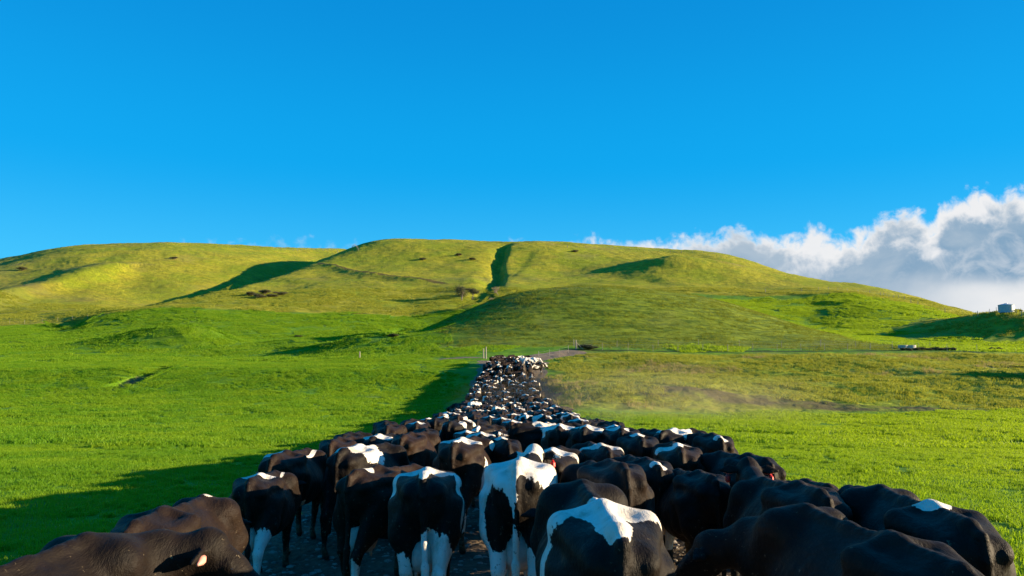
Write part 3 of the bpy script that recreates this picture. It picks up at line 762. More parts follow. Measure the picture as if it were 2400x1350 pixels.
# ------------------------------------------------------------------ build: cows
W = +1; B = -1
LEGS = (W, (.15, -.42, .22, 'm'), (.16, .4, .36)); FLEGS = (W, (.16, 1.0, .22, 'm'), (.14, .3, .30))
COATS = {
    'saddle': (-1, [(W, (0, .10, 1.34), (.42, .26, .34)), (W, (.36, .06, .98, 'm'), (.11, .17, .44)), (W, (0, -.26, 1.36), (.10, .28, .16)), (B, (-.19, -.16, 1.24), (.10, .15, .16))]),
    'white': (1, [(B, (-.15, -.42, .96), (.135, .30, .27)), (B, (.12, -.44, 1.0), (.15, .34, .28)), (B, (.04, -.56, 1.22), (.05, .12, .09)), (B, (.42, .35, .72), (.14, .22, .24)), (B, (.12, 1.25, 1.2), (.3, .22, .3)), (B, (.22, 1.72, 1.32), (.17, .22, .20)), (B, (-.26, 1.62, 1.42), (.13, .14, .14)), (B, (-.3, 1.1, .9), (.15, .3, .3))]),
    'arcs': (-1, [(W, (0, .0, 1.42), (.33, .13, .17)), (W, (0, -.26, 1.39), (.055, .34, .13)), (W, (.31, -.06, 1.12, 'm'), (.06, .12, .30)), (W, (.06, -.5, .62), (.14, .35, .30)), (W, (-.20, -.40, .40), (.12, .35, .30)), (W, (.17, -.4, .45), (.12, .35, .42)), (W, (.30, .7, 1.25), (.06, .3, .1))]),
    'vhip': (-1, [(W, (0, -.02, 1.42), (.36, .10, .13)), (W, (0, -.3, 1.38), (.05, .2, .08)), (W, (.30, .02, .84), (.14, .17, .34)), (W, (.12, -.3, .45), (.12, .4, .3)), (W, (.30, .75, 1.28), (.05, .35, .1))]),
    'bar': (-1, [(W, (-.03, .02, 1.42), (.27, .085, .10)), (W, (.12, .62, 1.36), (.03, .50, .07)), (W, (-.16, -.42, .5), (.10, .3, .26)), (W, (.17, -.38, .50), (.13, .34, .33))]),
    'lefthip': (-1, [(W, (-.17, .05, 1.36), (.20, .20, .14)), (W, (.13, .80, 1.34), (.04, .40, .09)), (W, (.12, .1, .70), (.16, .25, .18)), LEGS]),
    'rump': (-1, [(W, (0, .02, 1.40), (.34, .34, .22)), (W, (-.3, -.1, 1.05), (.08, .14, .4))]),
    'rightrump': (-1, [(W, (.13, .10, 1.38), (.26, .36, .20)), (W, (-.25, .05, 1.34), (.12, .10, .12))]),
    'wideband': (-1, [(W, (.02, .16, 1.36), (.50, .28, .26)), (W, (-.33, .0, 1.05), (.06, .1, .35))]),
    'spot': (-1, [(W, (.03, -.40, 1.37), (.12, .10, .09)), (W, (.17, -.38, .40), (.10, .3, .28))]),
    'hipspot': (-1, [(W, (0, .05, 1.42), (.13, .14, .07))]),
    'streak': (-1, [(W, (-.12, .05, 1.38), (.16, .22, .07)), (W, (.1, -.1, 1.38), (.06, .14, .05))]),
    'ymark': (-1, [(W, (-.14, -.10, 1.36), (.22, .10, .12)), (W, (.12, .14, 1.38), (.24, .10, .10)), (W, (0, .1, 1.40), (.07, .34, .08)), (W, (0, -.63, .55), (.08, .1, .35))]),
    'bigside': (-1, [(W, (-.08, .30, 1.36), (.34, .5, .20)), (W, (-.38, .10, 1.0), (.10, .16, .34)), (B, (-.18, .35, 1.28), (.13, .16, .12)), (W, (.2, .1, 1.3), (.2, .3, .2))]),
    'black': (-1, []),
    'rightedge': (-1, [(W, (.24, .55, 1.30), (.05, .34, .10)), (W, (-.05, -.20, 1.40), (.17, .10, .07)), (W, (.15, -.4, .35), (.08, .3, .25))]),
    'flash': (-1, [(W, (.30, .42, 1.10), (.05, .10, .03)), (W, (.10, .95, 1.44), (.12, .22, .07))]),
    'cream': (-1, [(W, (0, .1, 1.36), (.44, .45, .30)), (B, (.18, -.3, 1.2), (.1, .2, .15))]),
    'mixed': (-.42, []), 'pale': (1.0, [(B, (-.3, .6, 1.0), (.2, .2, .25)), (B, (.3, .2, .9), (.2, .25, .3))]),
    'darkmix': (-.70, []),
}
placed = []
def solve_scale(px, y, D):
    t, e = pdir(px, y); x = t * D; z = CAMZ + e * D
    return x, min(1.13, max(.88, (z - gs(x, D)) / 1.40))
def put_cow(x, y, yaw, me, s, label, group, patch=0.0, tone=0.0, name='cow'):
    o = bpy.data.objects.new(name, me); link(o)
    o.location = (x, y, gs(x, y)); o.scale = (s * .98, s, s)
    sl = gs(x + math.sin(R(yaw)), y + math.cos(R(yaw))) - gs(x - .4 * math.sin(R(yaw)), y - .4 * math.cos(R(yaw)))
    o.rotation_euler = (math.atan(sl / 1.4), 0, -R(yaw))
    o['patch'] = float(patch); o['tone'] = float(tone)
    tag(o, label, 'cow', group)
    for f in (.0, .55, 1.1): placed.append((x + f * math.sin(R(yaw)), y + f * math.cos(R(yaw))))
    return o
HERD = 'dairy cows walking away along the lane'
# (column, row of the spine over the hips, distance, yaw, pose, coat, tone, label, extras)
HERO = [
 (1417, 1190, 4.5, -2, 'graze', 'saddle', 0, 'nearest black cow in the middle, wide white saddle across its hips', {}),
 (1217, 1085, 7.0, 4, 'up', 'white', 0, 'mostly white cow seen from behind, black patch on each buttock, red ear tag', dict(tags=1)),
 (998, 1108, 7.1, -3, 'walk', 'arcs', 0, 'black cow with white arcs over both hips, left of the mostly white cow', {}),
 (1442, 1088, 7.3, -6, 'walk', 'black', .25, 'black cow with a muddy flank just ahead of the white saddled cow', {}),
 (1522, 1080, 9.4, -5, 'graze', 'spot', .2, 'black cow with a small white tail head mark, right of the muddy cow', {}),
 (1650, 1112, 8.2, -3, 'walk', 'black', 0, 'all black cow seen from behind, left of the raised head with red tags', {}),
 (868, 1100, 8.4, 20, 'walk', 'rightedge', .5, 'large black cow turned to the right, brown sunlit back and a small white patch', {}),
 (602, 1118, 8.7, -6, 'walk', 'bar', .2, 'black cow at the left edge, narrow white hip bar, white hocks', {}),
 (664, 1062, 10.7, 3, 'graze', 'lefthip', .4, 'black cow at the grass edge on the left, white patch on its left hip', {}),
 (790, 1030, 12.9, 0, 'walk', 'black', .6, 'dark cow with a brown sunlit rump behind the cow with the cream back patch', {}),
 (832, 1048, 10.7, 14, 'graze', 'cream', 0, 'black cow with a large cream patch over its back, left half of the herd', {}),
 (1078, 1032, 11.2, 8, 'walk', 'vhip', .5, 'black cow with a white v over its hips and a white right flank', {}),
 (884, 1022, 14.2, 5, 'walk', 'rump', 0, 'black cow whose hips are both white, behind the cream backed cow', {}),
 (958, 1018, 13.8, 8, 'graze', 'black', .7, 'dark brown lit cow in the fourth row beside the cow with white hips', {}),
 (1178, 1030, 12.6, -12, 'walk', 'hipspot', .2, 'black cow with a tiny white fleck just ahead of the mostly white cow', {}),
 (1292, 1058, 9.6, 10, 'graze', 'wideband', .2, 'black cow with white sides partly hidden by the mostly white cow', {}),
 (1252, 992, 16.6, 62, 'walk', 'wideband', 0, 'cow turned sideways with a white band along its back in the middle of the herd', {}),
 (1312, 998, 15.2, 6, 'walk', 'cream', .4, 'cow with pale cream hips next to the sideways cow', {}),
 (1374, 1000, 14.4, 12, 'graze', 'rightrump', 0, 'black cow with a white right hip ahead of the cow with the wide white back', {}),
 (1412, 1046, 11.0, -4, 'walk', 'wideband', .3, 'black cow with a wide white back and a dark tail head, third row', {}),
 (1456, 1002, 14.0, 8, 'walk', 'streak', .2, 'black cow with a white streak on its left hip', {}),
 (1496, 1022, 12.4, 3, 'graze', 'hipspot', .2, 'small black cow with a white triangle over its hips, right half of the herd', {}),
 (1590, 1046, 10.6, 8, 'walk', 'ymark', .5, 'black cow with a white y shaped mark and a long pale tail', {}),
 (1574, 1008, 14.2, 34, 'graze', 'bigside', 0, 'cow at the right edge with a large white patch along its back and side', {}),
 (1674, 1020, 12.9, 2, 'walk', 'spot', .4, 'black cow at the right edge with a white speck at its tail head', {}),
 (1766, 1070, 9.4, -6, 'walk', 'black', .1, 'black cow on the right edge with its left flank in shade', {}),
 (1890, 1142, 5.95, 1, 'up', 'black', .2, 'black cow holding its head up on the right, tufted poll and red ear tags', dict(tags=2, face=1)),
 (1912, 1135, 6.95, -3, 'walk', 'black', .9, 'reddish brown lit cow along the right edge next to the field', {}),
 (2110, 1266, 4.05, -8, 'left', 'black', .1, 'big black cow in the right foreground with its head lowered to the left', {}),
 (2200, 1190, 4.9, 6, 'walk', 'hipspot', 0, 'black cow nearest the right field, small white spot on its hips', {}),
 (-125, 1368, 3.42, 6, 'right', 'black', .05, 'brown black cow in the lower left corner turning its head to the right', dict(face=1)),
 (365, 1203, 5.3, -3, 'graze', 'flash', .35, 'brownish sunlit cow with a white fleck on its flank behind the corner cow', {}),
]
for px, yy, D, yaw, pose, ct, tone, label, ex in HERO:
    x, s = solve_scale(px, yy, D)
    o = put_cow(x, D, yaw, base_mesh(pose, 0, COATS[ct]), s, label, HERD, 0.0 if ct in ('white', 'saddle', 'arcs') else .10, tone)
    cow_children(o, pose, True, ex.get('tags', 0), ex.get('face', 0))

LIB = {}
def lib(pose, lod, ct):
    k = (pose, lod, ct)
    if k not in LIB: LIB[k] = base_mesh(pose, lod, COATS[ct])
    return LIB[k]
extra = [(1108, 940, 49, 10, 'walk', 'pale', 'tall nearly white cow standing out at the left edge halfway up the lane'),
         (1232, 838, 94, 75, 'walk', 'pale', 'pale cow turned to the right at the top of the lane'),
         (1250, 844, 90, 60, 'graze', 'mixed', 'black and white cow standing apart on the right at the top of the lane')]
for px, yy, D, yaw, pose, ct, label in extra:
    x, s = solve_scale(px, yy, D)
    put_cow(x, D, yaw, lib(pose, 1, ct), max(s, .96), label, HERD, 1.0 if ct == 'mixed' else .35)

LE = ([9, 12, 15, 19, 23, 32, 42, 60, 75, 85, 97], [-3.2, -3.4, -3.6, -3.6, -3.6, -3.3, -3.4, -3.8, -4.1, -3.8, -3.0])
RE = ([9, 12, 15, 19, 23, 32, 42, 60, 75, 85, 97], [3.3, 3.7, 3.6, 3.4, 3.2, 3.0, 3.0, 3.0, 2.7, 2.4, 1.9])
bands = [(0, 24, 'in the near rows'), (24, 45, 'in the dense pack'), (45, 75, 'in the dip of the lane'), (75, 200, 'at the far top of the lane')]
kinds = [('black', .04, .45, 'nearly all black cow'), ('darkmix', .55, .1, 'black cow with small patches'), ('mixed', 1.0, .1, 'piebald cow'), ('rump', .18, .1, 'black cow with a white rump'),
         ('bar', .2, .2, 'black cow with white hip bar'), ('wideband', .2, .1, 'black cow with white back band'), ('vhip', .2, .4, 'black cow with white hip edges'), ('cream', .3, .2, 'cow with a broad white back')]
wts = [28, 22, 14, 10, 10, 7, 9, 3]
count = len(HERO) + len(extra); y = 11.0; row = 0
cand = []
while y < 98.5:
    l = float(np.interp(y, *LE)); r = float(np.interp(y, *RE)); n = max(4, int(round((r - l) / .93)))
    if y > 92: n = 3
    for i in range(n):
        x = l + (r - l) * (i + .5 + (.25 if row % 2 else -.25)) / n + rnd.uniform(-.12, .12)
        cand.append((x, y + rnd.uniform(-.42, .42)))
    y += 2.1 if y < 40 else (1.75 if y < 60 else 1.6); row += 1
rnd.shuffle(cand)
todo = []
for x, y in sorted(cand, key=lambda c: c[1]):
    yaw = rnd.gauss(0, 7)
    if rnd.random() < .03: yaw += rnd.choice((-40, 40))
    if y > 92: yaw += rnd.uniform(10, 60)
    ok = True
    for (a, b) in placed[: 3 * 4000]:
        for f in (0.0, .55, 1.1):
            dx = x + f * math.sin(R(yaw)) - a; dy = y + f * math.cos(R(yaw)) - b
            if abs(dy) < (.46 if y < 34 else .26) and abs(dx) < (.66 if y < 34 else .54): ok = False; break
        if not ok: break
    if not ok or count >= 318: continue
    lod = 0 if y < 0 else (1 if y < 26 else 2)
    ct, patch, tone, lb = rnd.choices(kinds, wts)[0]
    pose = rnd.choices(('walk', 'graze', 'up', 'left', 'right'), (10, 7, .7 if y > 18 else 0, 1, 1))[0]
    bl = next(b for b in bands if b[0] <= y < b[1])
    l = float(np.interp(y, *LE)); r = float(np.interp(y, *RE)); u = (x - l) / (r - l)
    side = 'left side' if u < .34 else ('right side' if u > .66 else 'middle')
    todo.append((x, y, yaw, lib(pose, lod, ct), rnd.uniform(.93, 1.05), lb, bl[2], side, patch * rnd.uniform(.6, 1.3), max(0, min(1, rnd.gauss(tone, .3)))))
    for f in (.0, .55, 1.1): placed.append((x + f * math.sin(R(yaw)), y + f * math.cos(R(yaw))))
    count += 1
ORD = ['first', 'second', 'third', 'fourth', 'fifth', 'sixth', 'seventh', 'eighth', 'ninth', 'tenth']
def ordw(n):
    if n <= 10: return ORD[n - 1]
    if n < 20: return ['eleventh', 'twelfth', 'thirteenth', 'fourteenth', 'fifteenth', 'sixteenth', 'seventeenth', 'eighteenth', 'nineteenth'][n - 11]
    t_ = ['twent', 'thirt', 'fort'][n // 10 - 2]
    return t_ + 'ieth' if n % 10 == 0 else t_ + ('y' if True else '') + '-' + ORD[n % 10 - 1]
rows = {}
for q in todo: rows.setdefault(int((q[1] - 10) / 2.1), []).append(q)
for rk, ql in rows.items():
    for i, (x, y, yaw, me, sc_, lb, bn, side, pt, tn) in enumerate(sorted(ql, key=lambda q: q[0])):
        lab = f'{lb}, {ORD[min(i, 9)]} from left in the {ordw(rk + 1)} row'
        nn = len(placed); put_cow(x, y, yaw, me, sc_, lab, 'cows ' + bn, pt, tn); del placed[nn:]
print('cows', count)

# ------------------------------------------------------------------ build: grass (instanced sheets of blades, one stuff object per kind)
def blade_mesh(name, size, n, h, w, mat_, seed, clump=0):
    g = np.random.default_rng(seed); 
    cx = g.uniform(-size / 2, size / 2, n); cy = g.uniform(-size / 2, size / 2, n)
    if clump:
        k = g.integers(0, clump, n); ccx = g.uniform(-size / 2, size / 2, clump); ccy = g.uniform(-size / 2, size / 2, clump)
        cx = ccx[k] + g.normal(0, size * .035, n); cy = ccy[k] + g.normal(0, size * .035, n)
    a = g.uniform(0, 2 * np.pi, n); hh = h * g.uniform(.45, 1.25, n) * (.8 + .5 * vnoise(cx * 3 + 50, cy * 3 + 50, seed)); ww = w * g.uniform(.6, 1.3, n)
    ln = g.uniform(.15, .9, n) * hh; la = g.uniform(0, 2 * np.pi, n)
    ux, uy = np.cos(a) * ww / 2, np.sin(a) * ww / 2
    V = np.zeros((n, 5, 3))
    V[:, 0] = np.stack([cx - ux, cy - uy, np.full(n, -.02)], -1); V[:, 1] = np.stack([cx + ux, cy + uy, np.full(n, -.02)], -1)
    mx, my = cx + np.cos(la) * ln * .3, cy + np.sin(la) * ln * .3
    V[:, 2] = np.stack([mx + ux * .8, my + uy * .8, hh * .6], -1); V[:, 3] = np.stack([mx - ux * .8, my - uy * .8, hh * .6], -1)
    V[:, 4] = np.stack([cx + np.cos(la) * ln, cy + np.sin(la) * ln, hh * .95], -1)
    b = np.arange(n)[:, None] * 5
    faces = [tuple(q) for q in (b + np.array([0, 1, 2, 3])).tolist()] + [tuple(q) for q in (b + np.array([3, 2, 4])).tolist()]
    var = np.repeat(g.uniform(0, 1, n), 5); tip = np.tile([0, 0, .6, .6, 1], n)
    return make_mesh(name, V.reshape(-1, 3), faces, mat_, False, {'var': var, 'tip': tip})

def scatter(name, pts, meshes, label=None, smin_=.85, smax=1.2):
    cl = bpy.data.collections.new(name + '_tiles')
    for i, me in enumerate(meshes):
        o = bpy.data.objects.new(name + '_tile', me); cl.objects.link(o)
    pts = np.asarray(pts); X, Y = pts[:, 0], pts[:, 1]
    Z = height(X, Y, True); e = .6
    nx = -(height(X + e, Y) - height(X - e, Y)) / (2 * e); ny = -(height(X, Y + e) - height(X, Y - e)) / (2 * e)
    rot = np.zeros((len(pts), 3))
    for i in range(len(pts)):
        q = Vector((nx[i], ny[i], 1)).to_track_quat('Z', 'Y').to_matrix()
        import mathutils
        q = q @ mathutils.Matrix.Rotation(rnd.uniform(0, 6.283), 3, 'Z'); rot[i] = q.to_euler()
    me = bpy.data.meshes.new(name); me.from_pydata([tuple(v) for v in np.stack([X, Y, Z], -1)], [], [])
    a = me.attributes.new('rot', 'FLOAT_VECTOR', 'POINT'); a.data.foreach_set('vector', rot.astype(np.float32).ravel())
    a = me.attributes.new('sc', 'FLOAT', 'POINT'); a.data.foreach_set('value', rng.uniform(smin_, smax, len(pts)).astype(np.float32))
    a = me.attributes.new('pick', 'INT', 'POINT'); a.data.foreach_set('value', rng.integers(0, len(meshes), len(pts)).astype(np.int32))
    o = link(bpy.data.objects.new(name, me)); tag(o, label, name.replace('_', ' '), kind='stuff')
    ng = bpy.data.node_groups.new(name, 'GeometryNodeTree')
    ng.interface.new_socket('Geometry', in_out='INPUT', socket_type='NodeSocketGeometry'); ng.interface.new_socket('Geometry', in_out='OUTPUT', socket_type='NodeSocketGeometry')
    N = ng.nodes; L = ng.links
    gi = N.new('NodeGroupInput'); go = N.new('NodeGroupOutput'); ip = N.new('GeometryNodeInstanceOnPoints'); ci = N.new('GeometryNodeCollectionInfo')
    ci.inputs[0].default_value = cl; ci.inputs['Separate Children'].default_value = True; ci.inputs['Reset Children'].default_value = True
    ip.inputs['Pick Instance'].default_value = True
    def na(nm, tp):
        n_ = N.new('GeometryNodeInputNamedAttribute'); n_.data_type = tp; n_.inputs['Name'].default_value = nm
        return next(s for s in n_.outputs if s.enabled and s.name == 'Attribute')
    L.new(gi.outputs[0], ip.inputs['Points']); L.new(ci.outputs[0], ip.inputs['Instance'])
    L.new(na('pick', 'INT'), ip.inputs['Instance Index']); L.new(na('sc', 'FLOAT'), ip.inputs['Scale'])
    e2r = N.new('FunctionNodeEulerToRotation'); L.new(na('rot', 'FLOAT_VECTOR'), e2r.inputs[0]); L.new(e2r.outputs[0], ip.inputs['Rotation'])
    L.new(ip.outputs[0], go.inputs[0])
    md = o.modifiers.new('tiles', 'NODES'); md.node_group = ng
    return o

def field_pts(step, d0, d1, keep, tmax=.80):
    xs = np.arange(-d1 * tmax, d1 * tmax, step); ys = np.arange(max(0, d0), d1, step)
    X, Y = np.meshgrid(xs, ys); X = X + rng.uniform(-.3, .3, X.shape) * step; Y = Y + rng.uniform(-.3, .3, Y.shape) * step
    X, Y = X.ravel(), Y.ravel()
    _, px, D, r, az = lookup(X, Y)
    k = (np.abs(X) < Y * tmax + 2.5) & (Y >= d0) & (Y < d1) & keep(X, Y, px, D)
    return np.stack([X[k], Y[k]], -1)
def off_track(X, Y, m): return (seg_dist(X, Y, LANE2)[0] > m) & (seg_dist(X, Y, LANE3)[0] > m * .6)
def lane_ok(m): return lambda X, Y, px, D: off_track(X, Y, 4.6) & (np.abs(X) > m) & ~((px > 1270) & (D > 64) & (Y > 60))
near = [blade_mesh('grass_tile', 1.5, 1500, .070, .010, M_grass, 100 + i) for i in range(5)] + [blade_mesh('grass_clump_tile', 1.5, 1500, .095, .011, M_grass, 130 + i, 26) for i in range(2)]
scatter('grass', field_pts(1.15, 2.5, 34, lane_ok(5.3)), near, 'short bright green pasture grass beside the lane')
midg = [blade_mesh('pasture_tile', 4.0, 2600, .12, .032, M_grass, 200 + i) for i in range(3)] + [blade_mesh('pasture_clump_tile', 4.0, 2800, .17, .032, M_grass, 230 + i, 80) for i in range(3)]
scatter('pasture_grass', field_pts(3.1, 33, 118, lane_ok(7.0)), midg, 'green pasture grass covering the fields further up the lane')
def bank_ok(X, Y, px, D):
    zones(px, D, X, Y); return (zones.soil < .3) & off_track(X, Y, 5.2) & (px > 1290) & (D > 64.5) & (D < 113) & (np.abs(X) > 6)
tus = [blade_mesh('tussock_tile', 4.5, 1700, .17, .032, M_tuss, 300 + i, 90) for i in range(4)]
scatter('tussock_grass', field_pts(3.6, 60, 116, bank_ok), tus, 'rough yellow green tussock grass on the bank right of the herd', .8, 1.3)
def weeds_ok(X, Y, px, D): return (px > 1270) & (D > 65) & (D < 118) & (zones(px, D, X, Y)[1] > .5) & (np.abs(X) > 5)
wd = [blade_mesh('weed_tile', 2.0, 200, .34, .020, M_dry, 400 + i, 22) for i in range(3)]
pw = field_pts(1.7, 62, 118, weeds_ok)
st = np.array([(rnd.uniform(4.6, 5.6), yy) for yy in np.linspace(66, 88, 17)])
scatter('dry_weeds', np.concatenate([pw, st]), wd, 'tall dry brown weeds on the rough bank and along the lane', .8, 1.4)
def hill_ok(X, Y, px, D): return (px > -150) & (px < 2550) & (D > 121) & (D < 330) & (zones(px, D, X, Y)[0] > .7)
def green_ok(X, Y, px, D):
    z_ = zones(px, D, X, Y); return (px > -150) & (px < 2550) & (D > 117) & off_track(X, Y, 8) & (z_[0] < .45) & (z_[3] < .35) & (seg_dist(X, Y, DRAIN)[0] > 4.0)
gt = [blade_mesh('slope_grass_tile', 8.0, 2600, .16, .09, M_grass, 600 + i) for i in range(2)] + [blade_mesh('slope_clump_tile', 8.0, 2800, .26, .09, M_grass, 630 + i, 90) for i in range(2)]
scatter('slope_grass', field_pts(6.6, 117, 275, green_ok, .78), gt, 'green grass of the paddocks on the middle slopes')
def knoll_ok(X, Y, px, D):
    z_ = zones(px, D, X, Y); return (px > 900) & (D > 121) & (D < 215) & (z_[3] > .25) & (z_[0] < .7)
M_knoll = grass_material('knoll_blades', (.08, .13, .008), (.20, .25, .014), (.27, .28, .018), .4)
kt = [blade_mesh('knoll_tile', 6, 750, .16, .05, M_knoll, 700 + i, 110) for i in range(3)]
scatter('knoll_grass', field_pts(5.2, 120, 216, knoll_ok, .78), kt, 'olive green grass tufts covering the rounded knoll')
ht = [blade_mesh('hill_tussock_tile', 9, 1500, .24, .10, M_tuss, 500 + i, 90) for i in range(3)]
scatter('hill_tussocks', field_pts(8.5, 120, 330, hill_ok, .78), ht, 'yellowish tussocks on the knoll and the foot of the hills', .8, 1.3)

# ------------------------------------------------------------------ build: stones on the lane
def stones():
    m = MB(); ico = [(-.5257, 0, .8507), (.5257, 0, .8507), (-.5257, 0, -.8507), (.5257, 0, -.8507), (0, .8507, .5257), (0, .8507, -.5257), (0, -.8507, .5257), (0, -.8507, -.5257), (.8507, .5257, 0), (-.8507, .5257, 0), (.8507, -.5257, 0), (-.8507, -.5257, 0)]
    fc = [(0, 4, 1), (0, 9, 4), (9, 5, 4), (4, 5, 8), (4, 8, 1), (8, 10, 1), (8, 3, 10), (5, 3, 8), (5, 2, 3), (2, 7, 3), (7, 10, 3), (7, 6, 10), (7, 11, 6), (11, 0, 6), (0, 1, 6), (6, 1, 10), (9, 0, 11), (9, 11, 2), (9, 2, 5), (7, 2, 11)]
    n = 5200; xs = rng.uniform(-4.6, 4.5, n); ys = 3 + 17 * rng.uniform(0, 1, n)**1.4; zs = height(xs, ys, True)
    for x, y, z in zip(xs, ys, zs):
        s = rnd.choice((.012, .016, .02, .03, .045)) * rnd.uniform(.7, 1.3); b = len(m.v); a = rnd.uniform(0, 6.28)
        for v in ico:
            k = s * rnd.uniform(.75, 1.2); m.v.append((x + k * (v[0] * math.cos(a) - v[1] * math.sin(a)) * 1.3, y + k * (v[0] * math.sin(a) + v[1] * math.cos(a)), z + k * v[2] * .7))
        m.f += [(b + i, b + j, b + k2) for i, j, k2 in fc]
    tag(m.build('lane_gravel', M_stone), 'loose gravel and clods scattered on the trodden dirt lane', 'gravel', kind='stuff')
stones()

# ------------------------------------------------------------------ build: fences
def fence(label, pts, step, h=1.15, wires=(.35, .65, .95), r=.036, group=None, wr=.005, d0=60):
    pts3 = [cast(a, b, d0) for a, b in pts]
    seg = [math.hypot(b[0] - a[0], b[1] - a[1]) for a, b in zip(pts3, pts3[1:])]; L = sum(seg); n = max(1, int(round(L / step)))
    root = empty('wire_fence', (pts3[0][0], pts3[0][1], gz(*pts3[0][:2]))); tag(root, label, 'fence', group)
    tops = []
    for i in range(n + 1):
        s = L * i / n; k = 0
        while k < len(seg) - 1 and s > seg[k]: s -= seg[k]; k += 1
        u = min(1, s / seg[k]); x = pts3[k][0] * (1 - u) + pts3[k + 1][0] * u; y = pts3[k][1] * (1 - u) + pts3[k + 1][1] * u
        z = gz(x, y); hh = h * rnd.uniform(.9, 1.1); rr = r * (1.5 if i % 6 == 0 else 1)
        m = MB(); tl = rnd.uniform(-.05, .05)
        m.tube([(0, 0, -.2), (0, 0, .3), (tl, 0, hh * .97), (tl, 0, hh)], [rr * 1.05, rr, rr * .9, rr * .6], 7)
        o = m.build('post', M_post, root); o.location = (x - root.location.x, y - root.location.y, z - root.location.z); tops.append((x, y, z))
    for w in wires:
        m = MB(); m.tube([(x - root.location.x, y - root.location.y, z - root.location.z + w) for x, y, z in tops], wr, 4)
        m.build('wire', M_wire, root)
    return root
fence('post and wire fence along the foot of the knoll, right of the lane', [(1352, 820), (1480, 822), (1600, 823), (1800, 822), (1960, 821), (2110, 820), (2290, 823)], 4.2)
fence('second line of weathered posts on the knoll side of the drain', [(1345, 812), (1450, 813), (1580, 812), (1700, 811), (1880, 815), (2040, 815), (2180, 815)], 7.5)
fence('short fence beside the dirt road where it bends right', [(1262, 842), (1292, 836), (1332, 827)], 3.4)
fence('fence on the slope at the far left under the hills', [(-20, 764), (22, 760), (62, 759), (118, 754), (158, 752), (182, 749), (205, 748)], 5.5, 1.5)
fence('fence along the top of the right ridge against the clouds', [(1330, 581), (1420, 582), (1500, 586), (1620, 593), (1700, 599)], 7, 1.5, (.6, 1.0), .09, None, .012, 300)
fence('fence along the skyline of the left hill', [(640, 583), (720, 586), (790, 588), (840, 588)], 5, 1.7, (.6, 1.0), .09, None, .012, 300)
fence('fence climbing from the green paddock to the tank hill', [(1794, 686), (1900, 683), (1968, 682), (2063, 694), (2083, 697), (2162, 722), (2215, 733)], 15, 1.5, (.5, .9), .09)
fence('fence over the small hill beside the water tank', [(2292, 741), (2315, 737), (2332, 732), (2352, 729), (2395, 742)], 3.0, 1.3, (.5, .9), .05)
def post(px, y, h, label, lean=0, brace=False):
    x, yy, z = cast(px, y, 60); root = empty('gate_post', (x, yy, z)); tag(root, label, 'post')
    m = MB(); m.tube([(0, 0, -.2), (0, 0, .5), (lean, 0, h * .96), (lean, 0, h)], [.11, .10, .09, .06], 8); m.build('timber', M_post, root)
    if brace: m = MB(); m.tube([(.06, 0, h * .75), (1.2, .1, .05)], [.05, .05], 6); m.build('brace', M_post, root)
post(1133, 840, 1.45, 'shorter of the two posts at the lane gate, left of the herd')
post(1139, 841, 1.75, 'taller of the two posts at the lane gate, left of the herd')
post(843, 840, 1.1, 'lone post standing on the green slope left of the lane')
post(1350, 820, 1.6, 'strainer post with a brace beside the dark bush right of the lane', 0, True)

# ------------------------------------------------------------------ build: water tank and trough
def tank():
    x, y = at(2359, 177); x0, y0, _ = (x, y, 0); z = gz(x, y)
    root = empty('water_tank', (x, y, z - .15)); tag(root, 'round grey steel water tank on top of the small hill at the right edge', 'water tank')
    R0, H0 = 1.68, 1.85; prof = []
    k = 0
    zz = 0.0
    while zz < H0:
        prof.append((R0 + .022 * math.sin(zz * 2 * math.pi / .15), zz)); zz += .0375
    m = MB(); m.lathe(prof, 0, 0, 56); m.build('wall', M_tank, root, True)
    m = MB(); m.lathe([(R0 + .06, H0 - .03), (R0 + .07, H0 + .02), (R0 * .6, H0 + .22), (.35, H0 + .36), (.34, H0 + .42), (.01, H0 + .44)], 0, 0, 56); m.build('roof', M_tank, root)
    m = MB(); m.box(-.06, .06, -R0 - .09, -R0 - .03, .1, H0); m.tube([(.9, -R0 * .8, .1), (1.1, -R0 * .9, .9), (1.15, -R0 * .6, H0 + .1)], .04, 6); m.build('pipe', M_wire, root)
    m = MB(); m.lathe([(R0 + .03, .0), (R0 + .18, .0), (R0 + .18, .12), (R0 + .03, .12)], 0, 0, 40); m.build('base_ring', M_conc, root)
tank()
def trough(px, y, r, label, D=None):
    x, yy, z = cast(px, y, 80); root = empty('water_trough', (x, yy, z - .05)); tag(root, label, 'water trough')
    m = MB(); m.lathe([(r * 1.02, 0), (r, .62), (r - .03, .66), (r - .10, .66), (r - .12, .60), (r - .13, .15)], 0, 0, 36); m.build('bowl', M_conc, root, False)
    m = MB(); m.lathe([(.001, .56), (r - .12, .56)], 0, 0, 36); m.build('water', M_water, root)
trough(2133, 817, .95, 'round pale concrete water trough by the fence, the larger one on the right')
trough(2117, 817, .80, 'smaller grey water trough just left of the pale round one')

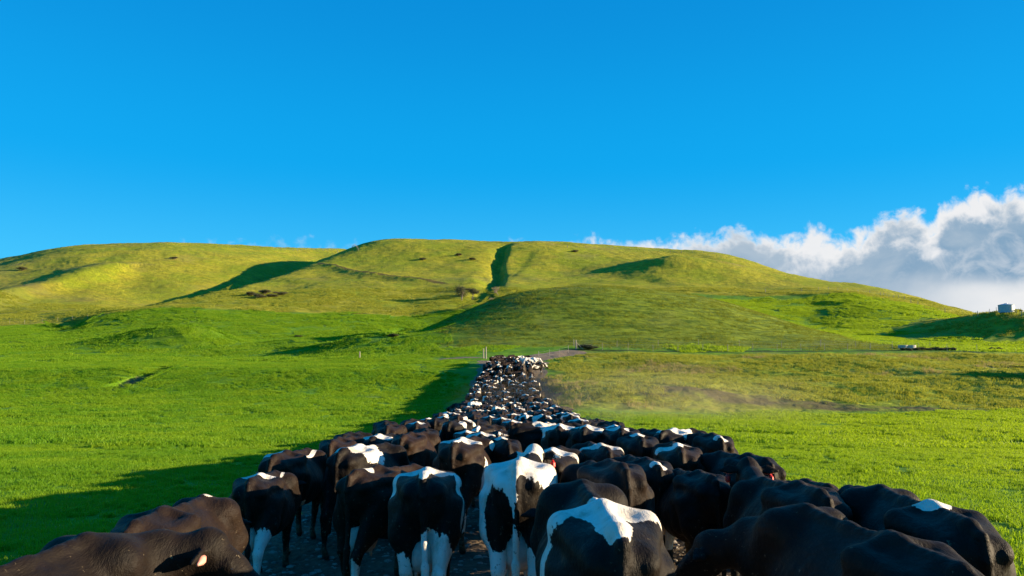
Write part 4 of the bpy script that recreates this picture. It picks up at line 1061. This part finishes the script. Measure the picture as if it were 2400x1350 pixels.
# ------------------------------------------------------------------ build: trees and shrubs
def tree(px, y, h, label, kind, cat='tree', seed=1, width=1.0, name='tree', d0=90, D=None):
    g = random.Random(seed); x, yy, z = cast(px, y, d0)
    if D: x, yy = at(px, D); z = gz(x, yy)
    root = empty(name, (x, yy, z)); tag(root, label, cat)
    if name == 'bush': root.scale = (1.15, 1.15, .62)
    m = MB(); tips = []
    def branch(p, d, L, r, lv):
        pts = [p]; q = p.copy(); dd = d.copy()
        for i in range(4):
            dd = (dd + Vector((g.uniform(-.25, .25), g.uniform(-.25, .25), g.uniform(-.08, .18)))).normalized(); q = q + dd * L / 4; pts.append(q.copy())
        m.tube(pts, [r, r * .85, r * .7, r * .6, r * .48], 5 if lv < 2 else 3)
        if lv >= (4 if kind == 'bare' else 3): tips.append((pts[-1], dd)); tips.append((pts[2], dd)); return
        for k in range(4 if kind == 'bare' else 4):
            j = g.choice((2, 3, 4)) if lv else g.choice((2, 3, 4, 4)); a = g.uniform(0, 6.283)
            nd = (dd * .6 + Vector((math.cos(a) * width, math.sin(a) * width, g.uniform(-.05, .55))) * .75).normalized()
            branch(pts[j], nd, L * g.uniform(.55, .78), r * .5, lv + 1)
    for k in range(1 if cat == 'tree' else 4):
        a = g.uniform(0, 6.283); lean = .12 if cat == 'tree' else .8
        branch(Vector((0, 0, -.1)), Vector((math.cos(a) * lean, math.sin(a) * lean, 1)).normalized(), h * (.42 if cat == 'tree' else .38), h * .035, 0)
    m.build('trunk', M_twig if kind == 'bare' else M_bark, root)
    V = []; Fc = []; var = []
    nl = {'bare': 5, 'dark': 34, 'scrub': 26}[kind]; sz = {'bare': .05, 'dark': .085, 'scrub': .07}[kind] * (h / 4)**.5
    for p, d in tips:
        for k in range(nl):
            sp = h * (.035 if kind == 'bare' else .075)
            c = p + Vector((g.gauss(0, sp), g.gauss(0, sp), g.gauss(0, sp * .7)))
            u = Vector((g.uniform(-1, 1), g.uniform(-1, 1), g.uniform(-1, 1))).normalized() * sz * g.uniform(.6, 1.4); w = u.cross(Vector((g.uniform(-1, 1), g.uniform(-1, 1), g.uniform(-1, 1)))).normalized() * sz * (.15 if kind == 'bare' else .6)
            if kind == 'bare': u = u * 3.5
            b = len(V); V += [tuple(c - u), tuple(c + w), tuple(c + u), tuple(c - w)]; Fc.append((b, b + 1, b + 2, b + 3)); var += [g.random()] * 4
    me = make_mesh('crown', V, Fc, M_twig if kind == 'bare' else (M_leaf if kind == 'dark' else M_scrub), False, {'var': var}); link(bpy.data.objects.new('crown', me), root)
tree(1155, 726, 5.4, 'leafless pale tree with a rounded crown behind the knoll ridge', 'bare', seed=3, d0=205, width=1.1)
tree(1168, 694, 4.6, 'smaller leafless tree higher up in the gully mouth', 'bare', seed=9, d0=215)
tree(1082, 705, 8.5, 'dark evergreen tree spreading low at the gully mouth', 'dark', seed=5, width=2.0, d0=205)
tree(1108, 702, 6.0, 'small dark evergreen against the right side of the larger one', 'dark', seed=15, width=1.3, d0=205)
for i, (px, y, h) in enumerate([(584, 694, 4.0), (604, 697, 3.6), (622, 690, 4.4), (640, 697, 3.4), (655, 693, 4.0), (612, 700, 3.2)]):
    tree(px, y, h, 'scrubby bush in the clump on the yellow hillside, ' + ('leftmost', 'second from left', 'in the middle, upper', 'in the middle, lower', 'second from right', 'rightmost')[(0, 1, 3, 5, 4, 2)[i]], 'scrub', 'bush', 20 + i, 1.7, 'bush', 215)
for i, (px, y, h, lb) in enumerate([(1372, 818, 1.8, 'dark low bush beside the strainer post at the foot of the knoll'), (1386, 819, 1.4, 'smaller dark bush just right of the one beside the strainer post'), (410, 608, 4.0, 'dark scrub spot near the top of the left hill'),
                                (52, 634, 5.0, 'dark scrub patch high on the left hill near the picture edge'), (1100, 682, 3.0, 'scrub on the bank above the dark evergreen'), (1350, 592, 4, 'bush near the right ridge top'),
                                (2385, 724, 1.5, 'brown scrub beside the water tank'), (920, 790, 1.6, 'dark bush in the short gully on the green slope'), (700, 790, 1.3, 'low dark bush on the green slope left of the long shadow'),
                                (1076, 600, 3.6, 'larger dark scrub near the top of the middle hill'), (1108, 609, 3.0, 'smaller scrub near the top of the middle hill'), (991, 610, 3.4, 'brown scrub on the middle hill left of the larger scrub')]):
    tree(px, y, h, lb, 'dark' if i in (0, 1, 7, 8) else 'scrub', 'bush', 40 + i, 1.8, 'bush', 100, 179 if i == 6 else None)
for i in range(16):
    px = 2115 + 9 * i if i < 14 else 2325 + 20 * (i - 14)
    tree(px + rnd.uniform(-3, 3), 821 + rnd.uniform(-1, 1), .7 * rnd.uniform(.8, 1.2), 'low clump of rushes along the fence line at the right', 'scrub', 'bush', 70 + i, 1.6, 'rush_clump', 100)
for o in bpy.data.objects:
    if o.get('label', '').startswith('low clump of rushes'): o['group'] = 'rush clumps along the fence'
    if o.get('label', '').startswith('scrubby bush in the clump'): o['group'] = 'bushes of the hillside clump'

# ------------------------------------------------------------------ build: dust raised by the herd
def dust():
    m, T = mat('dust_air')
    p = T.add('ShaderNodeTexCoord').outputs['Object']
    r = T.add('ShaderNodeVectorMath', {0: p}, operation='LENGTH').outputs['Value']
    n = T.noise(T.vmul(p, (1.0, 1.0, .6)), 2.6, 4, .6)
    dn = T.m('MULTIPLY', T.m('POWER', T.m('SUBTRACT', 1.0, r, clamp=True), 1.3), T.sm(n, .36, .66, .05, 1.5))
    v = T.add('ShaderNodeVolumePrincipled', {'Density': T.m('MULTIPLY', dn, .015), 'Anisotropy': .25})
    v.inputs['Color'].default_value = (.95, .84, .58, 1)
    T.l.new(v.outputs[0], T.add('ShaderNodeOutputMaterial').inputs['Volume'])
    b = MB(); pr = [(math.sin(a), -math.cos(a)) for a in np.linspace(0.001, math.pi - .001, 17)]
    b.lathe(pr, 0, 0, 32); o = b.build('dust_cloud', m)
    o.location = (11, 60, gz(12, 60) + 1.3); o.scale = (17, 20, 3.8)
    tag(o, 'pale tan dust drifting over the field to the right of the herd', 'dust', kind='stuff')
dust()
